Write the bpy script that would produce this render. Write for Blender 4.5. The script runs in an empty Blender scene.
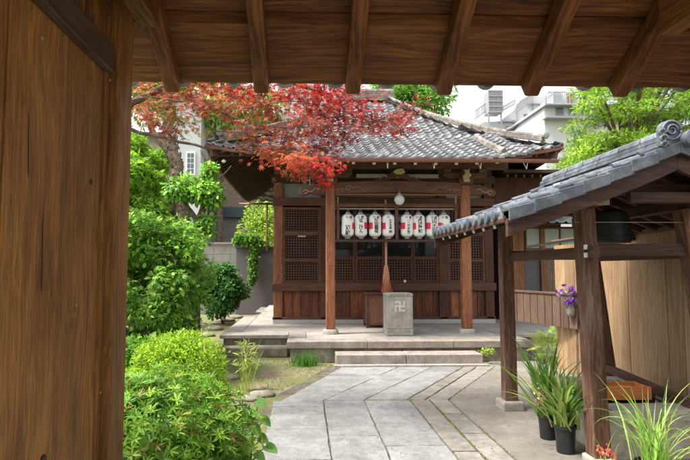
import bpy, math, random
import numpy as np
from mathutils import Vector, Matrix
R = math.radians
random.seed(7); rng = np.random.default_rng(7)
S = bpy.context.scene
COL = S.collection

# ------------------------------------------------------------------ camera, sky, sun, exposure
EYE = Vector((0, 0, 1.55))
F, PX, PY = 500.0, 320.0, 237.0          # focal length and principal point in photo pixels (690 x 460)
YAW, PITCH = math.atan(15 / F), math.atan(33 / F)
cd = bpy.data.cameras.new('camera'); cam = bpy.data.objects.new('camera', cd); COL.objects.link(cam)
cam.location = EYE
cam.rotation_euler = (math.pi / 2 + PITCH, 0, -YAW)
cd.sensor_width = 36; cd.lens = 36 * F / 690
cd.shift_x = (345 - PX) / 690; cd.shift_y = (PY - 230) / 690
cd.clip_start = 0.05; cd.clip_end = 2000
S.camera = cam
CM = cam.rotation_euler.to_matrix()
def at(px, py, Y):
    """world point on the plane y = Y seen at photo pixel (px, py)"""
    d = CM @ Vector(((px - PX) / F, (PY - py) / F, -1))
    return EYE + d * (Y / d.y)

W = bpy.data.worlds.new('World'); S.world = W; W.use_nodes = True
wn, wl = W.node_tree.nodes, W.node_tree.links
wn.clear()
SUN_EL, SUN_AZ = R(60), R(258)            # azimuth clockwise from +Y
sky = wn.new('ShaderNodeTexSky'); sky.sky_type = 'NISHITA'; sky.sun_disc = False
sky.sun_elevation = SUN_EL; sky.sun_rotation = SUN_AZ; sky.dust_density = 4; sky.air_density = 1.0
hs = wn.new('ShaderNodeHueSaturation'); hs.inputs['Saturation'].default_value = 0.22; hs.inputs['Value'].default_value = 1.35
bg = wn.new('ShaderNodeBackground'); bg.inputs[1].default_value = 0.15
wo = wn.new('ShaderNodeOutputWorld')
wtc = wn.new('ShaderNodeTexCoord'); wno = wn.new('ShaderNodeTexNoise'); wno.inputs['Scale'].default_value = 2.2; wno.inputs['Detail'].default_value = 7
wmr = wn.new('ShaderNodeMapRange'); wmr.inputs[1].default_value = .35; wmr.inputs[2].default_value = .65; wmr.inputs[3].default_value = .62; wmr.inputs[4].default_value = 1.12
wvm = wn.new('ShaderNodeVectorMath'); wvm.operation = 'SCALE'
wl.new(wtc.outputs['Generated'], wno.inputs[0]); wl.new(wno.outputs[0], wmr.inputs[0]); wl.new(hs.outputs[0], wvm.inputs[0]); wl.new(wmr.outputs[0], wvm.inputs['Scale'])
wl.new(sky.outputs[0], hs.inputs['Color']); wl.new(wvm.outputs[0], bg.inputs[0]); wl.new(bg.outputs[0], wo.inputs[0])

sd = bpy.data.lights.new('sun', 'SUN'); sun = bpy.data.objects.new('sun', sd); COL.objects.link(sun)
sd.energy = 2.8; sd.angle = R(9); sd.color = (1, .955, .88)
sdir = Vector((math.sin(SUN_AZ) * math.cos(SUN_EL), math.cos(SUN_AZ) * math.cos(SUN_EL), math.sin(SUN_EL)))
sun.rotation_euler = sdir.to_track_quat('Z', 'Y').to_euler(); sun.location = (0, 0, 30)
S.view_settings.view_transform = 'Standard'; S.view_settings.look = 'None'
S.view_settings.exposure = 1.15; S.view_settings.gamma = 1; S.view_settings.use_curve_mapping = False
S.render.engine = 'CYCLES'
S.cycles.max_bounces = 8; S.cycles.diffuse_bounces = 5; S.cycles.transparent_max_bounces = 8

# ------------------------------------------------------------------ object helpers
def tag(o, label=None, cat=None, group=None, kind=None):
    if label: o['label'] = label
    if cat: o['category'] = cat
    if group: o['group'] = group
    if kind: o['kind'] = kind
    return o
def thing(name, label, cat, loc=(0, 0, 0), group=None):
    o = bpy.data.objects.new(name, None); COL.objects.link(o); o.location = loc; o.empty_display_size = .2
    return tag(o, label, cat, group)

class MB:
    def __init__(s): s.v = []; s.f = []; s.c = None
    def add(s, vs, fs):
        n = len(s.v); s.v.extend([tuple(v) for v in vs]); s.f.extend([tuple(i + n for i in f) for f in fs]); return s
    def box(s, x0, x1, y0, y1, z0, z1):
        return s.add([(x0,y0,z0),(x1,y0,z0),(x1,y1,z0),(x0,y1,z0),(x0,y0,z1),(x1,y0,z1),(x1,y1,z1),(x0,y1,z1)],
                     [(0,3,2,1),(4,5,6,7),(0,1,5,4),(1,2,6,5),(2,3,7,6),(3,0,4,7)])
    def bar(s, p0, p1, w, h, up=(0, 0, 1), w1=None, h1=None):
        p0, p1 = Vector(p0), Vector(p1); d = (p1 - p0).normalized(); up = Vector(up)
        if abs(d.dot(up)) > .98: up = Vector((0, 1, 0))
        r = d.cross(up).normalized(); u = r.cross(d).normalized()
        w1 = w if w1 is None else w1; h1 = h if h1 is None else h1
        vs = []
        for p, a, b in ((p0, w, h), (p1, w1, h1)):
            for sx, sy in ((-1,-1),(1,-1),(1,1),(-1,1)): vs.append(p + r * (a / 2 * sx) + u * (b / 2 * sy))
        return s.add(vs, [(0,1,2,3),(7,6,5,4),(0,4,5,1),(1,5,6,2),(2,6,7,3),(3,7,4,0)])
    def tube(s, pts, rad, n=8, cap=True):
        pts = [Vector(p) for p in pts]
        rads = rad if isinstance(rad, (list, tuple)) else [rad] * len(pts)
        vs = []; prev = None
        for i, p in enumerate(pts):
            d = (pts[min(i + 1, len(pts) - 1)] - pts[max(i - 1, 0)]).normalized()
            a = prev if prev is not None else (Vector((0, 0, 1)) if abs(d.z) < .9 else Vector((1, 0, 0)))
            r = d.cross(a); r = r.normalized() if r.length > 1e-6 else d.orthogonal().normalized()
            u = r.cross(d).normalized(); prev = u
            for k in range(n):
                t = 2 * math.pi * k / n; vs.append(p + (r * math.cos(t) + u * math.sin(t)) * rads[i])
        fs = [(i*n+k, i*n+(k+1)%n, (i+1)*n+(k+1)%n, (i+1)*n+k) for i in range(len(pts)-1) for k in range(n)]
        if cap: fs += [tuple(range(n))[::-1], tuple((len(pts)-1)*n + k for k in range(n))]
        return s.add(vs, fs)
    def lathe(s, prof, c=(0, 0, 0), n=24, axis='z'):
        vs = []
        for r, z in prof:
            for k in range(n):
                t = 2 * math.pi * k / n; x, y = r * math.cos(t), r * math.sin(t)
                p = (x, y, z) if axis == 'z' else ((x, z, y) if axis == 'y' else (z, x, y))
                vs.append((p[0] + c[0], p[1] + c[1], p[2] + c[2]))
        m = len(prof)
        fs = [(i*n+k, i*n+(k+1)%n, (i+1)*n+(k+1)%n, (i+1)*n+k) for i in range(m-1) for k in range(n)]
        fs += [tuple(range(n))[::-1], tuple((m-1)*n+k for k in range(n))]
        return s.add(vs, fs)
    def prism(s, poly, z0, z1):
        n = len(poly)
        return s.add([(x, y, z0) for x, y in poly] + [(x, y, z1) for x, y in poly],
                     [tuple(range(n))[::-1], tuple(range(n, 2*n))] + [(i, (i+1)%n, n+(i+1)%n, n+i) for i in range(n)])
    def plate(s, poly, y0, y1):      # polygon in x-z, thickness in y
        n = len(poly)
        return s.add([(x, y0, z) for x, z in poly] + [(x, y1, z) for x, z in poly],
                     [tuple(range(n)), tuple(range(n, 2*n))[::-1]] + [(i, n+i, n+(i+1)%n, (i+1)%n) for i in range(n)])
    def build(s, name, mat, parent=None, bevel=0, smooth=False, kind=None, seg=2):
        me = bpy.data.meshes.new(name)
        V = np.array(s.v, dtype=float)
        if parent is not None:
            V = V - np.array(world_loc(parent))
        me.from_pydata(V.tolist(), [], s.f); me.materials.append(mat)
        if smooth is True: me.polygons.foreach_set('use_smooth', [True] * len(me.polygons))
        me.update()
        o = bpy.data.objects.new(name, me); COL.objects.link(o)
        if parent is not None: o.parent = parent
        if smooth == 'auto':
            me.polygons.foreach_set('use_smooth', [True] * len(me.polygons))
            me.set_sharp_from_angle(angle=R(38))
        if bevel:
            m = o.modifiers.new('bevel', 'BEVEL'); m.width = bevel; m.segments = seg; m.limit_method = 'ANGLE'; m.angle_limit = R(40)
        if kind: o['kind'] = kind
        return o
def world_loc(o):
    v = Vector((0, 0, 0))
    while o is not None: v += o.location; o = o.parent
    return v

# ------------------------------------------------------------------ materials
def nodes(name):
    m = bpy.data.materials.new(name); m.use_nodes = True; nt = m.node_tree
    return m, nt.nodes, nt.links, nt.nodes['Principled BSDF']
def nd(n, t, **kw):
    x = n.new(t)
    for k, v in kw.items():
        if k in x.inputs: x.inputs[k].default_value = v
        else: setattr(x, k, v)
    return x
def ramp(n, stops):
    r = n.new('ShaderNodeValToRGB'); e = r.color_ramp.elements
    while len(e) > 1: e.remove(e[-1])
    e[0].position = stops[0][0]; e[0].color = (*stops[0][1], 1)
    for p, c in stops[1:]:
        k = e.new(p); k.color = (*c, 1)
    return r
def mixc(n, l, a, b, fac, mode='MIX'):
    x = n.new('ShaderNodeMix'); x.data_type = 'RGBA'; x.blend_type = mode
    for sock, val in ((x.inputs[0], fac), (x.inputs[6], a), (x.inputs[7], b)):
        if hasattr(val, 'links'): l.new(val, sock)
        elif isinstance(val, (int, float)): sock.default_value = val
        else: sock.default_value = (*val, 1)
    return x.outputs[2]
def island(n, l, lo, hi):
    g = n.new('ShaderNodeNewGeometry'); m = n.new('ShaderNodeMapRange'); l.new(g.outputs['Random Per Island'], m.inputs[0])
    m.inputs[3].default_value = lo; m.inputs[4].default_value = hi
    return m.outputs[0], g

def wood(name, dark, mid, light, grain='z', rough=.62, fine=1.0, var=.25, rings=.5, bump=.35, weather=None, knots=False, blotch=False):
    """grain runs along `grain`; every loose board gets its own offset and tone"""
    lift = 1.3 if name.startswith(('hall', 'eave')) else (1.2 if name.startswith('shelter') else 1.0)
    dark, mid, light = [tuple(c * lift for c in k) for k in (dark, mid, light)]
    m, n, l, b = nodes(name)
    tc = n.new('ShaderNodeTexCoord'); rnd, g = island(n, l, 0, 37)
    off = n.new('ShaderNodeCombineXYZ')
    for i in range(3): l.new(rnd, off.inputs[i])
    add = nd(n, 'ShaderNodeVectorMath', operation='ADD'); l.new(tc.outputs['Object'], add.inputs[0]); l.new(off.outputs[0], add.inputs[1])
    def mp0(al, ac, src):
        x = n.new('ShaderNodeMapping'); sc = [ac * fine] * 3; sc['xyz'.index(grain)] = al * fine
        x.inputs['Scale'].default_value = sc; l.new(src, x.inputs[0]); return x.outputs[0]
    wz = nd(n, 'ShaderNodeTexNoise', Scale=1.0, Detail=2.0, Roughness=.5); l.new(mp0(1.1, 2.2, add.outputs[0]), wz.inputs[0])
    wv = nd(n, 'ShaderNodeVectorMath', operation='SUBTRACT'); l.new(wz.outputs['Color'], wv.inputs[0]); wv.inputs[1].default_value = (.5, .5, .5)
    ws = nd(n, 'ShaderNodeVectorMath', operation='SCALE'); l.new(wv.outputs[0], ws.inputs[0]); ws.inputs['Scale'].default_value = .16
    wa = nd(n, 'ShaderNodeVectorMath', operation='ADD'); l.new(add.outputs[0], wa.inputs[0]); l.new(ws.outputs[0], wa.inputs[1])
    def mp(al, ac): return mp0(al, ac, wa.outputs[0])
    npo = nd(n, 'ShaderNodeTexNoise', Scale=1.0, Detail=3.0, Roughness=.7); l.new(mp(7, 300), npo.inputs[0])
    n1 = nd(n, 'ShaderNodeTexNoise', Scale=1.0, Detail=6.0, Roughness=.62, Distortion=.3); l.new(mp(2.2, 75), n1.inputs[0])
    n2 = nd(n, 'ShaderNodeTexNoise', Scale=1.0, Detail=3.0, Roughness=.5, Distortion=1.4); l.new(mp(.55, 9), n2.inputs[0])
    mul = nd(n, 'ShaderNodeMath', operation='MULTIPLY'); mul.inputs[1].default_value = 16; l.new(n2.outputs[0], mul.inputs[0])
    fr = nd(n, 'ShaderNodeMath', operation='PINGPONG'); fr.inputs[1].default_value = 1.0; l.new(mul.outputs[0], fr.inputs[0])
    n3 = nd(n, 'ShaderNodeTexNoise', Scale=1.0, Detail=4.0, Roughness=.6); l.new(mp(1.0, 3.0), n3.inputs[0])
    def lin(sock, k):
        x = nd(n, 'ShaderNodeMath', operation='MULTIPLY'); l.new(sock, x.inputs[0]); x.inputs[1].default_value = k; return x.outputs[0]
    def plus(a, c):
        x = nd(n, 'ShaderNodeMath', operation='ADD'); l.new(a, x.inputs[0]); l.new(c, x.inputs[1]); return x.outputs[0]
    tot = plus(plus(plus(lin(n1.outputs[0], .44), lin(npo.outputs[0], .26)), lin(fr.outputs[0], .20 * rings)), lin(n3.outputs[0], .30))
    c_m = .5 + .1 * rings; r = ramp(n, [(c_m - .17, dark), (c_m, mid), (c_m + .17, light)]); l.new(tot, r.inputs[0])
    tone, _ = island(n, l, 1 - var, 1 + var)
    hsv = n.new('ShaderNodeHueSaturation'); l.new(r.outputs[0], hsv.inputs['Color']); l.new(tone, hsv.inputs['Value'])
    out = hsv.outputs[0]
    if blotch:                              # worn pale patches and thin drying cracks along the grain
        bn = nd(n, 'ShaderNodeTexNoise', Scale=1.0, Detail=5.0, Roughness=.6, Distortion=.6); l.new(mp(1.3, 4.5), bn.inputs[0])
        br = ramp(n, [(.32, (.62,.58,.55)), (.52, (1,1,1)), (.7, (1.35,1.32,1.28))]); l.new(bn.outputs[0], br.inputs[0])
        out = mixc(n, l, out, br.outputs[0], .85, 'MULTIPLY')
        cn = nd(n, 'ShaderNodeTexNoise', Scale=1.0, Detail=2.0, Roughness=.4, Distortion=.2); l.new(mp(.8, 26), cn.inputs[0])
        cr = ramp(n, [(.0, (0,0,0)), (.735, (0,0,0)), (.755, (1,1,1))]); l.new(cn.outputs[0], cr.inputs[0])
        out = mixc(n, l, out, [c * .3 for c in dark], cr.outputs[0])
    if knots:
        vo = nd(n, 'ShaderNodeTexVoronoi', Scale=1.0); l.new(mp(1.1, 3.6), vo.inputs['Vector'])
        kr = ramp(n, [(.0, (1,1,1)), (.035, (.85,.85,.85)), (.075, (0,0,0))]); l.new(vo.outputs['Distance'], kr.inputs[0])
        out = mixc(n, l, out, [c * .45 for c in dark], kr.outputs[0])
    if weather:
        wn_ = nd(n, 'ShaderNodeTexNoise', Scale=1.0, Detail=7.0, Roughness=.65); l.new(mp(1.6, 14), wn_.inputs[0])
        wr = ramp(n, [(.50, (0,0,0)), (.68, (1,1,1))]); l.new(wn_.outputs[0], wr.inputs[0])
        wm = nd(n, 'ShaderNodeMath', operation='MULTIPLY'); l.new(wr.outputs[0], wm.inputs[0]); wm.inputs[1].default_value = weather[1]
        out = mixc(n, l, out, weather[0], wm.outputs[0])
    l.new(out, b.inputs['Base Color']); b.inputs['Roughness'].default_value = rough
    b.inputs['Specular IOR Level'].default_value = .3
    bp = nd(n, 'ShaderNodeBump', Strength=bump, Distance=.005); l.new(tot, bp.inputs['Height']); l.new(bp.outputs[0], b.inputs['Normal'])
    return m

def stone(name, c0, c1, c2, scale=3.0, speck=.35, rough=.85, bump=.4, var=.1, stain=None, moss=None, bscale=60):
    m, n, l, b = nodes(name)
    tc = n.new('ShaderNodeTexCoord')
    a = nd(n, 'ShaderNodeTexNoise', Scale=scale, Detail=7.0, Roughness=.62); l.new(tc.outputs['Object'], a.inputs[0])
    r = ramp(n, [(.32, c0), (.5, c1), (.68, c2)]); l.new(a.outputs[0], r.inputs[0])
    f = nd(n, 'ShaderNodeTexNoise', Scale=bscale * 2.2, Detail=3.0, Roughness=.7); l.new(tc.outputs['Object'], f.inputs[0])
    fr = ramp(n, [(.36, (.42,.42,.42)), (.5, (1,1,1)), (.64, (1.4,1.4,1.38))]); l.new(f.outputs[0], fr.inputs[0])
    col = mixc(n, l, r.outputs[0], fr.outputs[0], speck, 'MULTIPLY')
    f2 = nd(n, 'ShaderNodeTexNoise', Scale=17.0, Detail=6.0, Roughness=.7); l.new(tc.outputs['Object'], f2.inputs[0])
    fr2 = ramp(n, [(.34, (.72,.71,.69)), (.5, (1,1,1)), (.66, (1.16,1.16,1.15))]); l.new(f2.outputs[0], fr2.inputs[0])
    col = mixc(n, l, col, fr2.outputs[0], .8, 'MULTIPLY')
    if stain:
        s = nd(n, 'ShaderNodeTexNoise', Scale=scale * .45, Detail=8.0, Roughness=.7, Distortion=.8); l.new(tc.outputs['Object'], s.inputs[0])
        sr = ramp(n, [(.50, (0,0,0)), (.66, (1,1,1))]); l.new(s.outputs[0], sr.inputs[0])
        sm = nd(n, 'ShaderNodeMath', operation='MULTIPLY'); l.new(sr.outputs[0], sm.inputs[0]); sm.inputs[1].default_value = stain[1]
        col = mixc(n, l, col, stain[0], sm.outputs[0])
    if moss:
        s = nd(n, 'ShaderNodeTexNoise', Scale=moss[2], Detail=9.0, Roughness=.75); l.new(tc.outputs['Object'], s.inputs[0])
        sr = ramp(n, [(moss[3], (0,0,0)), (moss[3] + .09, (1,1,1))]); l.new(s.outputs[0], sr.inputs[0])
        sm = nd(n, 'ShaderNodeMath', operation='MULTIPLY'); l.new(sr.outputs[0], sm.inputs[0]); sm.inputs[1].default_value = moss[1]
        col = mixc(n, l, col, moss[0], sm.outputs[0])
    tone, _ = island(n, l, 1 - var, 1 + var)
    hsv = n.new('ShaderNodeHueSaturation'); l.new(col, hsv.inputs['Color']); l.new(tone, hsv.inputs['Value'])
    l.new(hsv.outputs[0], b.inputs['Base Color']); b.inputs['Roughness'].default_value = rough
    b.inputs['Specular IOR Level'].default_value = .3
    hb = nd(n, 'ShaderNodeTexNoise', Scale=bscale, Detail=6.0, Roughness=.7); l.new(tc.outputs['Object'], hb.inputs[0])
    ad = nd(n, 'ShaderNodeMath', operation='ADD'); l.new(hb.outputs[0], ad.inputs[0]); l.new(a.outputs[0], ad.inputs[1])
    bp = nd(n, 'ShaderNodeBump', Strength=bump, Distance=.006); l.new(ad.outputs[0], bp.inputs['Height']); l.new(bp.outputs[0], b.inputs['Normal'])
    return m

def plain(name, c, rough=.6, metal=0, var=.12, scale=8, spec=.4, bump=0):
    m, n, l, b = nodes(name)
    tc = n.new('ShaderNodeTexCoord'); a = nd(n, 'ShaderNodeTexNoise', Scale=scale, Detail=6.0, Roughness=.65); l.new(tc.outputs['Object'], a.inputs[0])
    r = ramp(n, [(.3, [x * (1 - var) for x in c]), (.7, [min(1, x * (1 + var)) for x in c])]); l.new(a.outputs[0], r.inputs[0])
    l.new(r.outputs[0], b.inputs['Base Color']); b.inputs['Roughness'].default_value = rough; b.inputs['Metallic'].default_value = metal
    b.inputs['Specular IOR Level'].default_value = spec
    if bump:
        bp = nd(n, 'ShaderNodeBump', Strength=bump, Distance=.004); l.new(a.outputs[0], bp.inputs['Height']); l.new(bp.outputs[0], b.inputs['Normal'])
    return m

def leafmat(name, trans=.4, rough=.5):
    m, n, l, b = nodes(name)
    at_ = n.new('ShaderNodeAttribute'); at_.attribute_name = 'leaf_colour'
    l.new(at_.outputs['Color'], b.inputs['Base Color']); b.inputs['Roughness'].default_value = rough; b.inputs['Specular IOR Level'].default_value = .3
    t = n.new('ShaderNodeBsdfTranslucent')
    hv = n.new('ShaderNodeHueSaturation'); hv.inputs['Value'].default_value = 1.3; l.new(at_.outputs['Color'], hv.inputs['Color']); l.new(hv.outputs[0], t.inputs[0])
    mx = n.new('ShaderNodeMixShader'); mx.inputs[0].default_value = trans
    out = n['Material Output']; l.new(b.outputs[0], mx.inputs[1]); l.new(t.outputs[0], mx.inputs[2]); l.new(mx.outputs[0], out.inputs[0])
    return m

M = {}
M['gate_wood'] = wood('gate_wood', (.13,.052,.012), (.31,.145,.038), (.50,.265,.085), 'z', .62, 1.1, .16, .4, knots=True, blotch=True)
M['knot'] = plain('dark_knot', (.05,.02,.008), .6, var=.4, scale=40)
M['gate_post'] = wood('gate_post_wood', (.10,.040,.010), (.28,.128,.034), (.46,.24,.078), 'z', .55, 1, .1, .5, blotch=True, knots=True)
M['gate_rail'] = wood('gate_rail_wood', (.045,.028,.018), (.09,.058,.038), (.15,.10,.07), 'y', .55, 1, .1, .4)
M['ceil_wood'] = wood('ceiling_wood', (.030,.009,.0025), (.125,.046,.012), (.26,.112,.034), 'x', .6, .8, .5, .45, knots=True)
M['rafter_wood'] = wood('rafter_wood', (.05,.016,.004), (.175,.066,.018), (.33,.145,.046), 'y', .55, 1, .12, .6)
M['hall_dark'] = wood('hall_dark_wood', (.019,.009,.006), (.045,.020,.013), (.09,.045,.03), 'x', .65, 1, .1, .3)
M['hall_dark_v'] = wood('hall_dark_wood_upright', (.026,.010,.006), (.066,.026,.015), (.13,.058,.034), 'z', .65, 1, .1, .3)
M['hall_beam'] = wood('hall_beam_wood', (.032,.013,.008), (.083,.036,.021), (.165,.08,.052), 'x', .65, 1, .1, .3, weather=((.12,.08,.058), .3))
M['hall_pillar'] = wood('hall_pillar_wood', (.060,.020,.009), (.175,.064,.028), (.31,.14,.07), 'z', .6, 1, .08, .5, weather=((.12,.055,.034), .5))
M['hall_board'] = wood('hall_board_wood', (.028,.010,.006), (.10,.033,.017), (.28,.095,.038), 'z', .6, 1, .5, .4)
M['lattice_wood'] = plain('lattice_wood', (.085,.036,.022), .65, var=.25, scale=6)
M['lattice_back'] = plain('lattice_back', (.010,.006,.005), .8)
M['eave_wood'] = wood('eave_wood', (.024,.013,.009), (.056,.031,.021), (.11,.064,.044), 'x', .7, 1, .2, .3)
M['shelter_wood'] = wood('shelter_post_wood', (.030,.013,.008), (.098,.046,.027), (.21,.115,.072), 'z', .65, 1, .08, .5, weather=((.27,.215,.18), .6), knots=True)
M['shelter_beam'] = wood('shelter_beam_wood', (.020,.009,.006), (.050,.023,.016), (.10,.052,.037), 'x', .65, 1, .12, .4, weather=((.14,.10,.08), .35))
M['shelter_beam_y'] = wood('shelter_side_wood', (.026,.012,.008), (.062,.030,.020), (.12,.064,.045), 'y', .65, 1, .12, .4, weather=((.14,.10,.08), .3))
M['pale_board'] = wood('pale_fence_wood', (.19,.11,.053), (.31,.20,.11), (.43,.305,.185), 'z', .6, .7, .2, .6, weather=((.22,.13,.065), .45), knots=True)
M['grey_board'] = wood('grey_fence_wood', (.08,.05,.032), (.155,.102,.068), (.25,.175,.12), 'z', .7, .8, .15, .6)
M['barrier_board'] = wood('barrier_wood', (.06,.036,.024), (.125,.078,.053), (.205,.135,.095), 'z', .7, 1, .16, .5)
M['orange_board'] = wood('orange_wood', (.10,.036,.014), (.21,.088,.036), (.32,.155,.07), 'z', .6, 1, .15, .5)
M['orange_board_x'] = wood('orange_trough_wood', (.38,.12,.035), (.55,.19,.06), (.62,.26,.10), 'x', .6, 1, .1, .4)
M['grey_plank'] = wood('weathered_plank', (.19,.175,.16), (.31,.29,.27), (.44,.42,.40), 'x', .7, 1, .1, .4)
M['box_wood'] = wood('offertory_wood', (.10,.042,.024), (.19,.085,.05), (.30,.15,.09), 'z', .55, 1, .1, .5)
M['post_end'] = wood('carving_and_sunlit_end', (.22,.15,.10), (.30,.215,.155), (.38,.29,.22), 'y', .7, 1, .1, .3)

def tile_mat(name, c0, c1, c2, rough=.52):
    m = stone(name, c0, c1, c2, 5, .2, rough, .25, .38, stain=((.30,.29,.26), .45), moss=((.07,.075,.06), .7, 9.0, .54), bscale=30)
    m.node_tree.nodes['Principled BSDF'].inputs['Specular IOR Level'].default_value = .6
    return m
M['tile'] = tile_mat('kawara_tile', (.055,.057,.062), (.125,.127,.132), (.26,.26,.262))
M['tile_s'] = tile_mat('shelter_tile', (.05,.062,.082), (.095,.112,.138), (.19,.21,.24))
M['ridge'] = stone('ridge_tile', (.11,.10,.085), (.20,.18,.155), (.33,.30,.265), 9, .4, .7, .5, .2, bscale=40)
M['granite'] = stone('granite', (.27,.245,.215), (.35,.32,.285), (.43,.40,.36), 4, .55, .85, .4, .06, stain=((.30,.26,.22), .45), bscale=70)
M['granite_pink'] = stone('granite_pink', (.22,.185,.165), (.30,.26,.235), (.38,.335,.30), 5, .6, .85, .4, .07, stain=((.22,.19,.165), .5), bscale=70)
M['rough_stone'] = stone('rough_stone', (.16,.14,.11), (.26,.235,.19), (.36,.33,.28), 5, .55, .9, .7, .12, moss=((.16,.17,.06), .55, 3.0, .52), bscale=40)
M['basin_stone'] = stone('basin_stone', (.42,.385,.33), (.52,.485,.43), (.60,.57,.51), 3, .35, .85, .4, .03, stain=((.22,.19,.15), .5), bscale=60)
M['box_stone'] = stone('box_stone', (.25,.24,.21), (.34,.325,.285), (.43,.41,.365), 4, .45, .85, .4, .03, stain=((.22,.20,.17), .5), bscale=90)
M['slab'] = stone('path_slab', (.19,.19,.187), (.24,.239,.234), (.29,.288,.282), 3.5, .75, .8, .45, .10, stain=((.13,.126,.118), .5), bscale=95)
M['slab_edge'] = stone('path_edge_stone', (.19,.175,.155), (.245,.226,.202), (.30,.28,.255), 5, .7, .85, .5, .12, stain=((.2,.18,.15), .4), bscale=70)
M['concrete_pale'] = stone('pale_concrete', (.38,.36,.33), (.45,.43,.40), (.52,.50,.47), 1.6, .3, .82, .25, .02, bscale=60)
M['concrete'] = stone('concrete', (.18,.158,.132), (.225,.205,.178), (.275,.255,.228), 1.6, .3, .82, .25, .02, stain=((.135,.12,.098), .55), bscale=60)
M['soil'] = stone('soil', (.135,.108,.072), (.21,.175,.122), (.28,.242,.175), 1.4, .5, .95, .8, 0, moss=((.125,.15,.04), .85, 1.5, .43), bscale=35)
M['joint'] = stone('joint_soil', (.07,.06,.045), (.12,.105,.08), (.18,.16,.12), 6, .5, .95, .8, 0, moss=((.13,.17,.04), .85, 2.2, .54), bscale=60)
M['plaster'] = plain('plaster', (.30,.295,.27), .85, var=.1, scale=5)
M['plaster_white'] = plain('white_plaster', (.42,.41,.39), .85, var=.15, scale=9)
M['purple_wall'] = plain('mauve_wall', (.15,.125,.132), .8, var=.07, scale=2)
M['mauve2'] = plain('mauve_cladding', (.19,.168,.172), .8, var=.06, scale=2)
M['slate_blue'] = plain('blue_slate', (.05,.068,.082), .6, var=.2)
M['white_wall'] = plain('white_render', (.52,.53,.54), .8, var=.04, scale=2)
M['pink_wall'] = plain('pinkish_render', (.42,.345,.30), .85, var=.05, scale=2)
M['grey_wall'] = plain('grey_render', (.28,.29,.31), .8, var=.05, scale=2)
M['metal_grey'] = plain('grey_metal', (.34,.34,.34), .5, .3, var=.1)
M['copper'] = plain('copper_gutter', (.26,.125,.085), .5, .25, var=.25, scale=6)
M['black_plastic'] = plain('black_plastic', (.017,.018,.02), .42, var=.15, scale=6, spec=.5)
M['bronze'] = plain('dark_bronze', (.045,.05,.05), .5, .5, var=.2)
M['paper'] = plain('lantern_paper', (.80,.80,.77), .55, var=.03, scale=20)
M['ink'] = plain('black_ink', (.018,.018,.02), .6, var=.1)
M['red_ink'] = plain('red_ink', (.66,.03,.075), .6, var=.1)
M['lantern_cap'] = plain('lantern_cap', (.30,.30,.29), .45, .3, var=.15)
M['white_paint'] = plain('white_paint', (.78,.77,.73), .6, var=.1, scale=20)
M['ochre_paint'] = plain('ochre_paint', (.42,.36,.17), .7, var=.2, scale=20)
M['rope'] = plain('hemp_rope', (.46,.24,.13), .85, var=.25, scale=60, bump=.8)
M['rope_orange'] = plain('orange_cord', (.62,.20,.08), .85, var=.2, scale=60)
M['red_cloth'] = plain('red_cloth', (.50,.035,.03), .8, var=.15)
M['dirt'] = plain('potting_soil', (.05,.035,.025), .95, var=.3)
M['bark'] = stone('bark', (.07,.05,.035), (.13,.095,.07), (.22,.165,.125), 9, .6, .95, 1, .1, bscale=30)
M['bark_pale'] = stone('pale_bark', (.20,.15,.11), (.32,.25,.19), (.44,.36,.29), 9, .6, .95, 1, .1, bscale=30)
M['twig'] = plain('twig', (.09,.065,.045), .8, var=.2)
M['palm_bark'] = stone('fibrous_bark', (.11,.075,.055), (.21,.15,.115), (.34,.26,.2), 14, .6, .95, 1, .25, bscale=30)
M['leaf'] = leafmat('leaf', .42)
M['maple'] = leafmat('maple_leaf', .32, .5)
M['glossy_leaf'] = leafmat('glossy_leaf', .33, .5)
M['petal'] = leafmat('petal', .4, .6)
def glass_mat(name, c=(.012,.014,.013), rough=.06):
    m, n, l, b = nodes(name); b.inputs['Base Color'].default_value = (*c, 1); b.inputs['Roughness'].default_value = rough
    b.inputs['Specular IOR Level'].default_value = .5
    tc = n.new('ShaderNodeTexCoord'); a = nd(n, 'ShaderNodeTexNoise', Scale=1.3, Detail=2.0); l.new(tc.outputs['Object'], a.inputs[0])
    bp = nd(n, 'ShaderNodeBump', Strength=.08, Distance=.02); l.new(a.outputs[0], bp.inputs['Height']); l.new(bp.outputs[0], b.inputs['Normal'])
    return m
M['glass'] = glass_mat('dark_glass'); M['glass_blue'] = glass_mat('window_glass', (.10,.13,.15), .15); M['frosted'] = plain('frosted_pane', (.35,.40,.36), .4, var=.1)
m, n, l, b = nodes('globe_glass'); b.inputs['Base Color'].default_value = (.6,.6,.6,1); b.inputs['Roughness'].default_value = .15; M['globe'] = m
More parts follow.
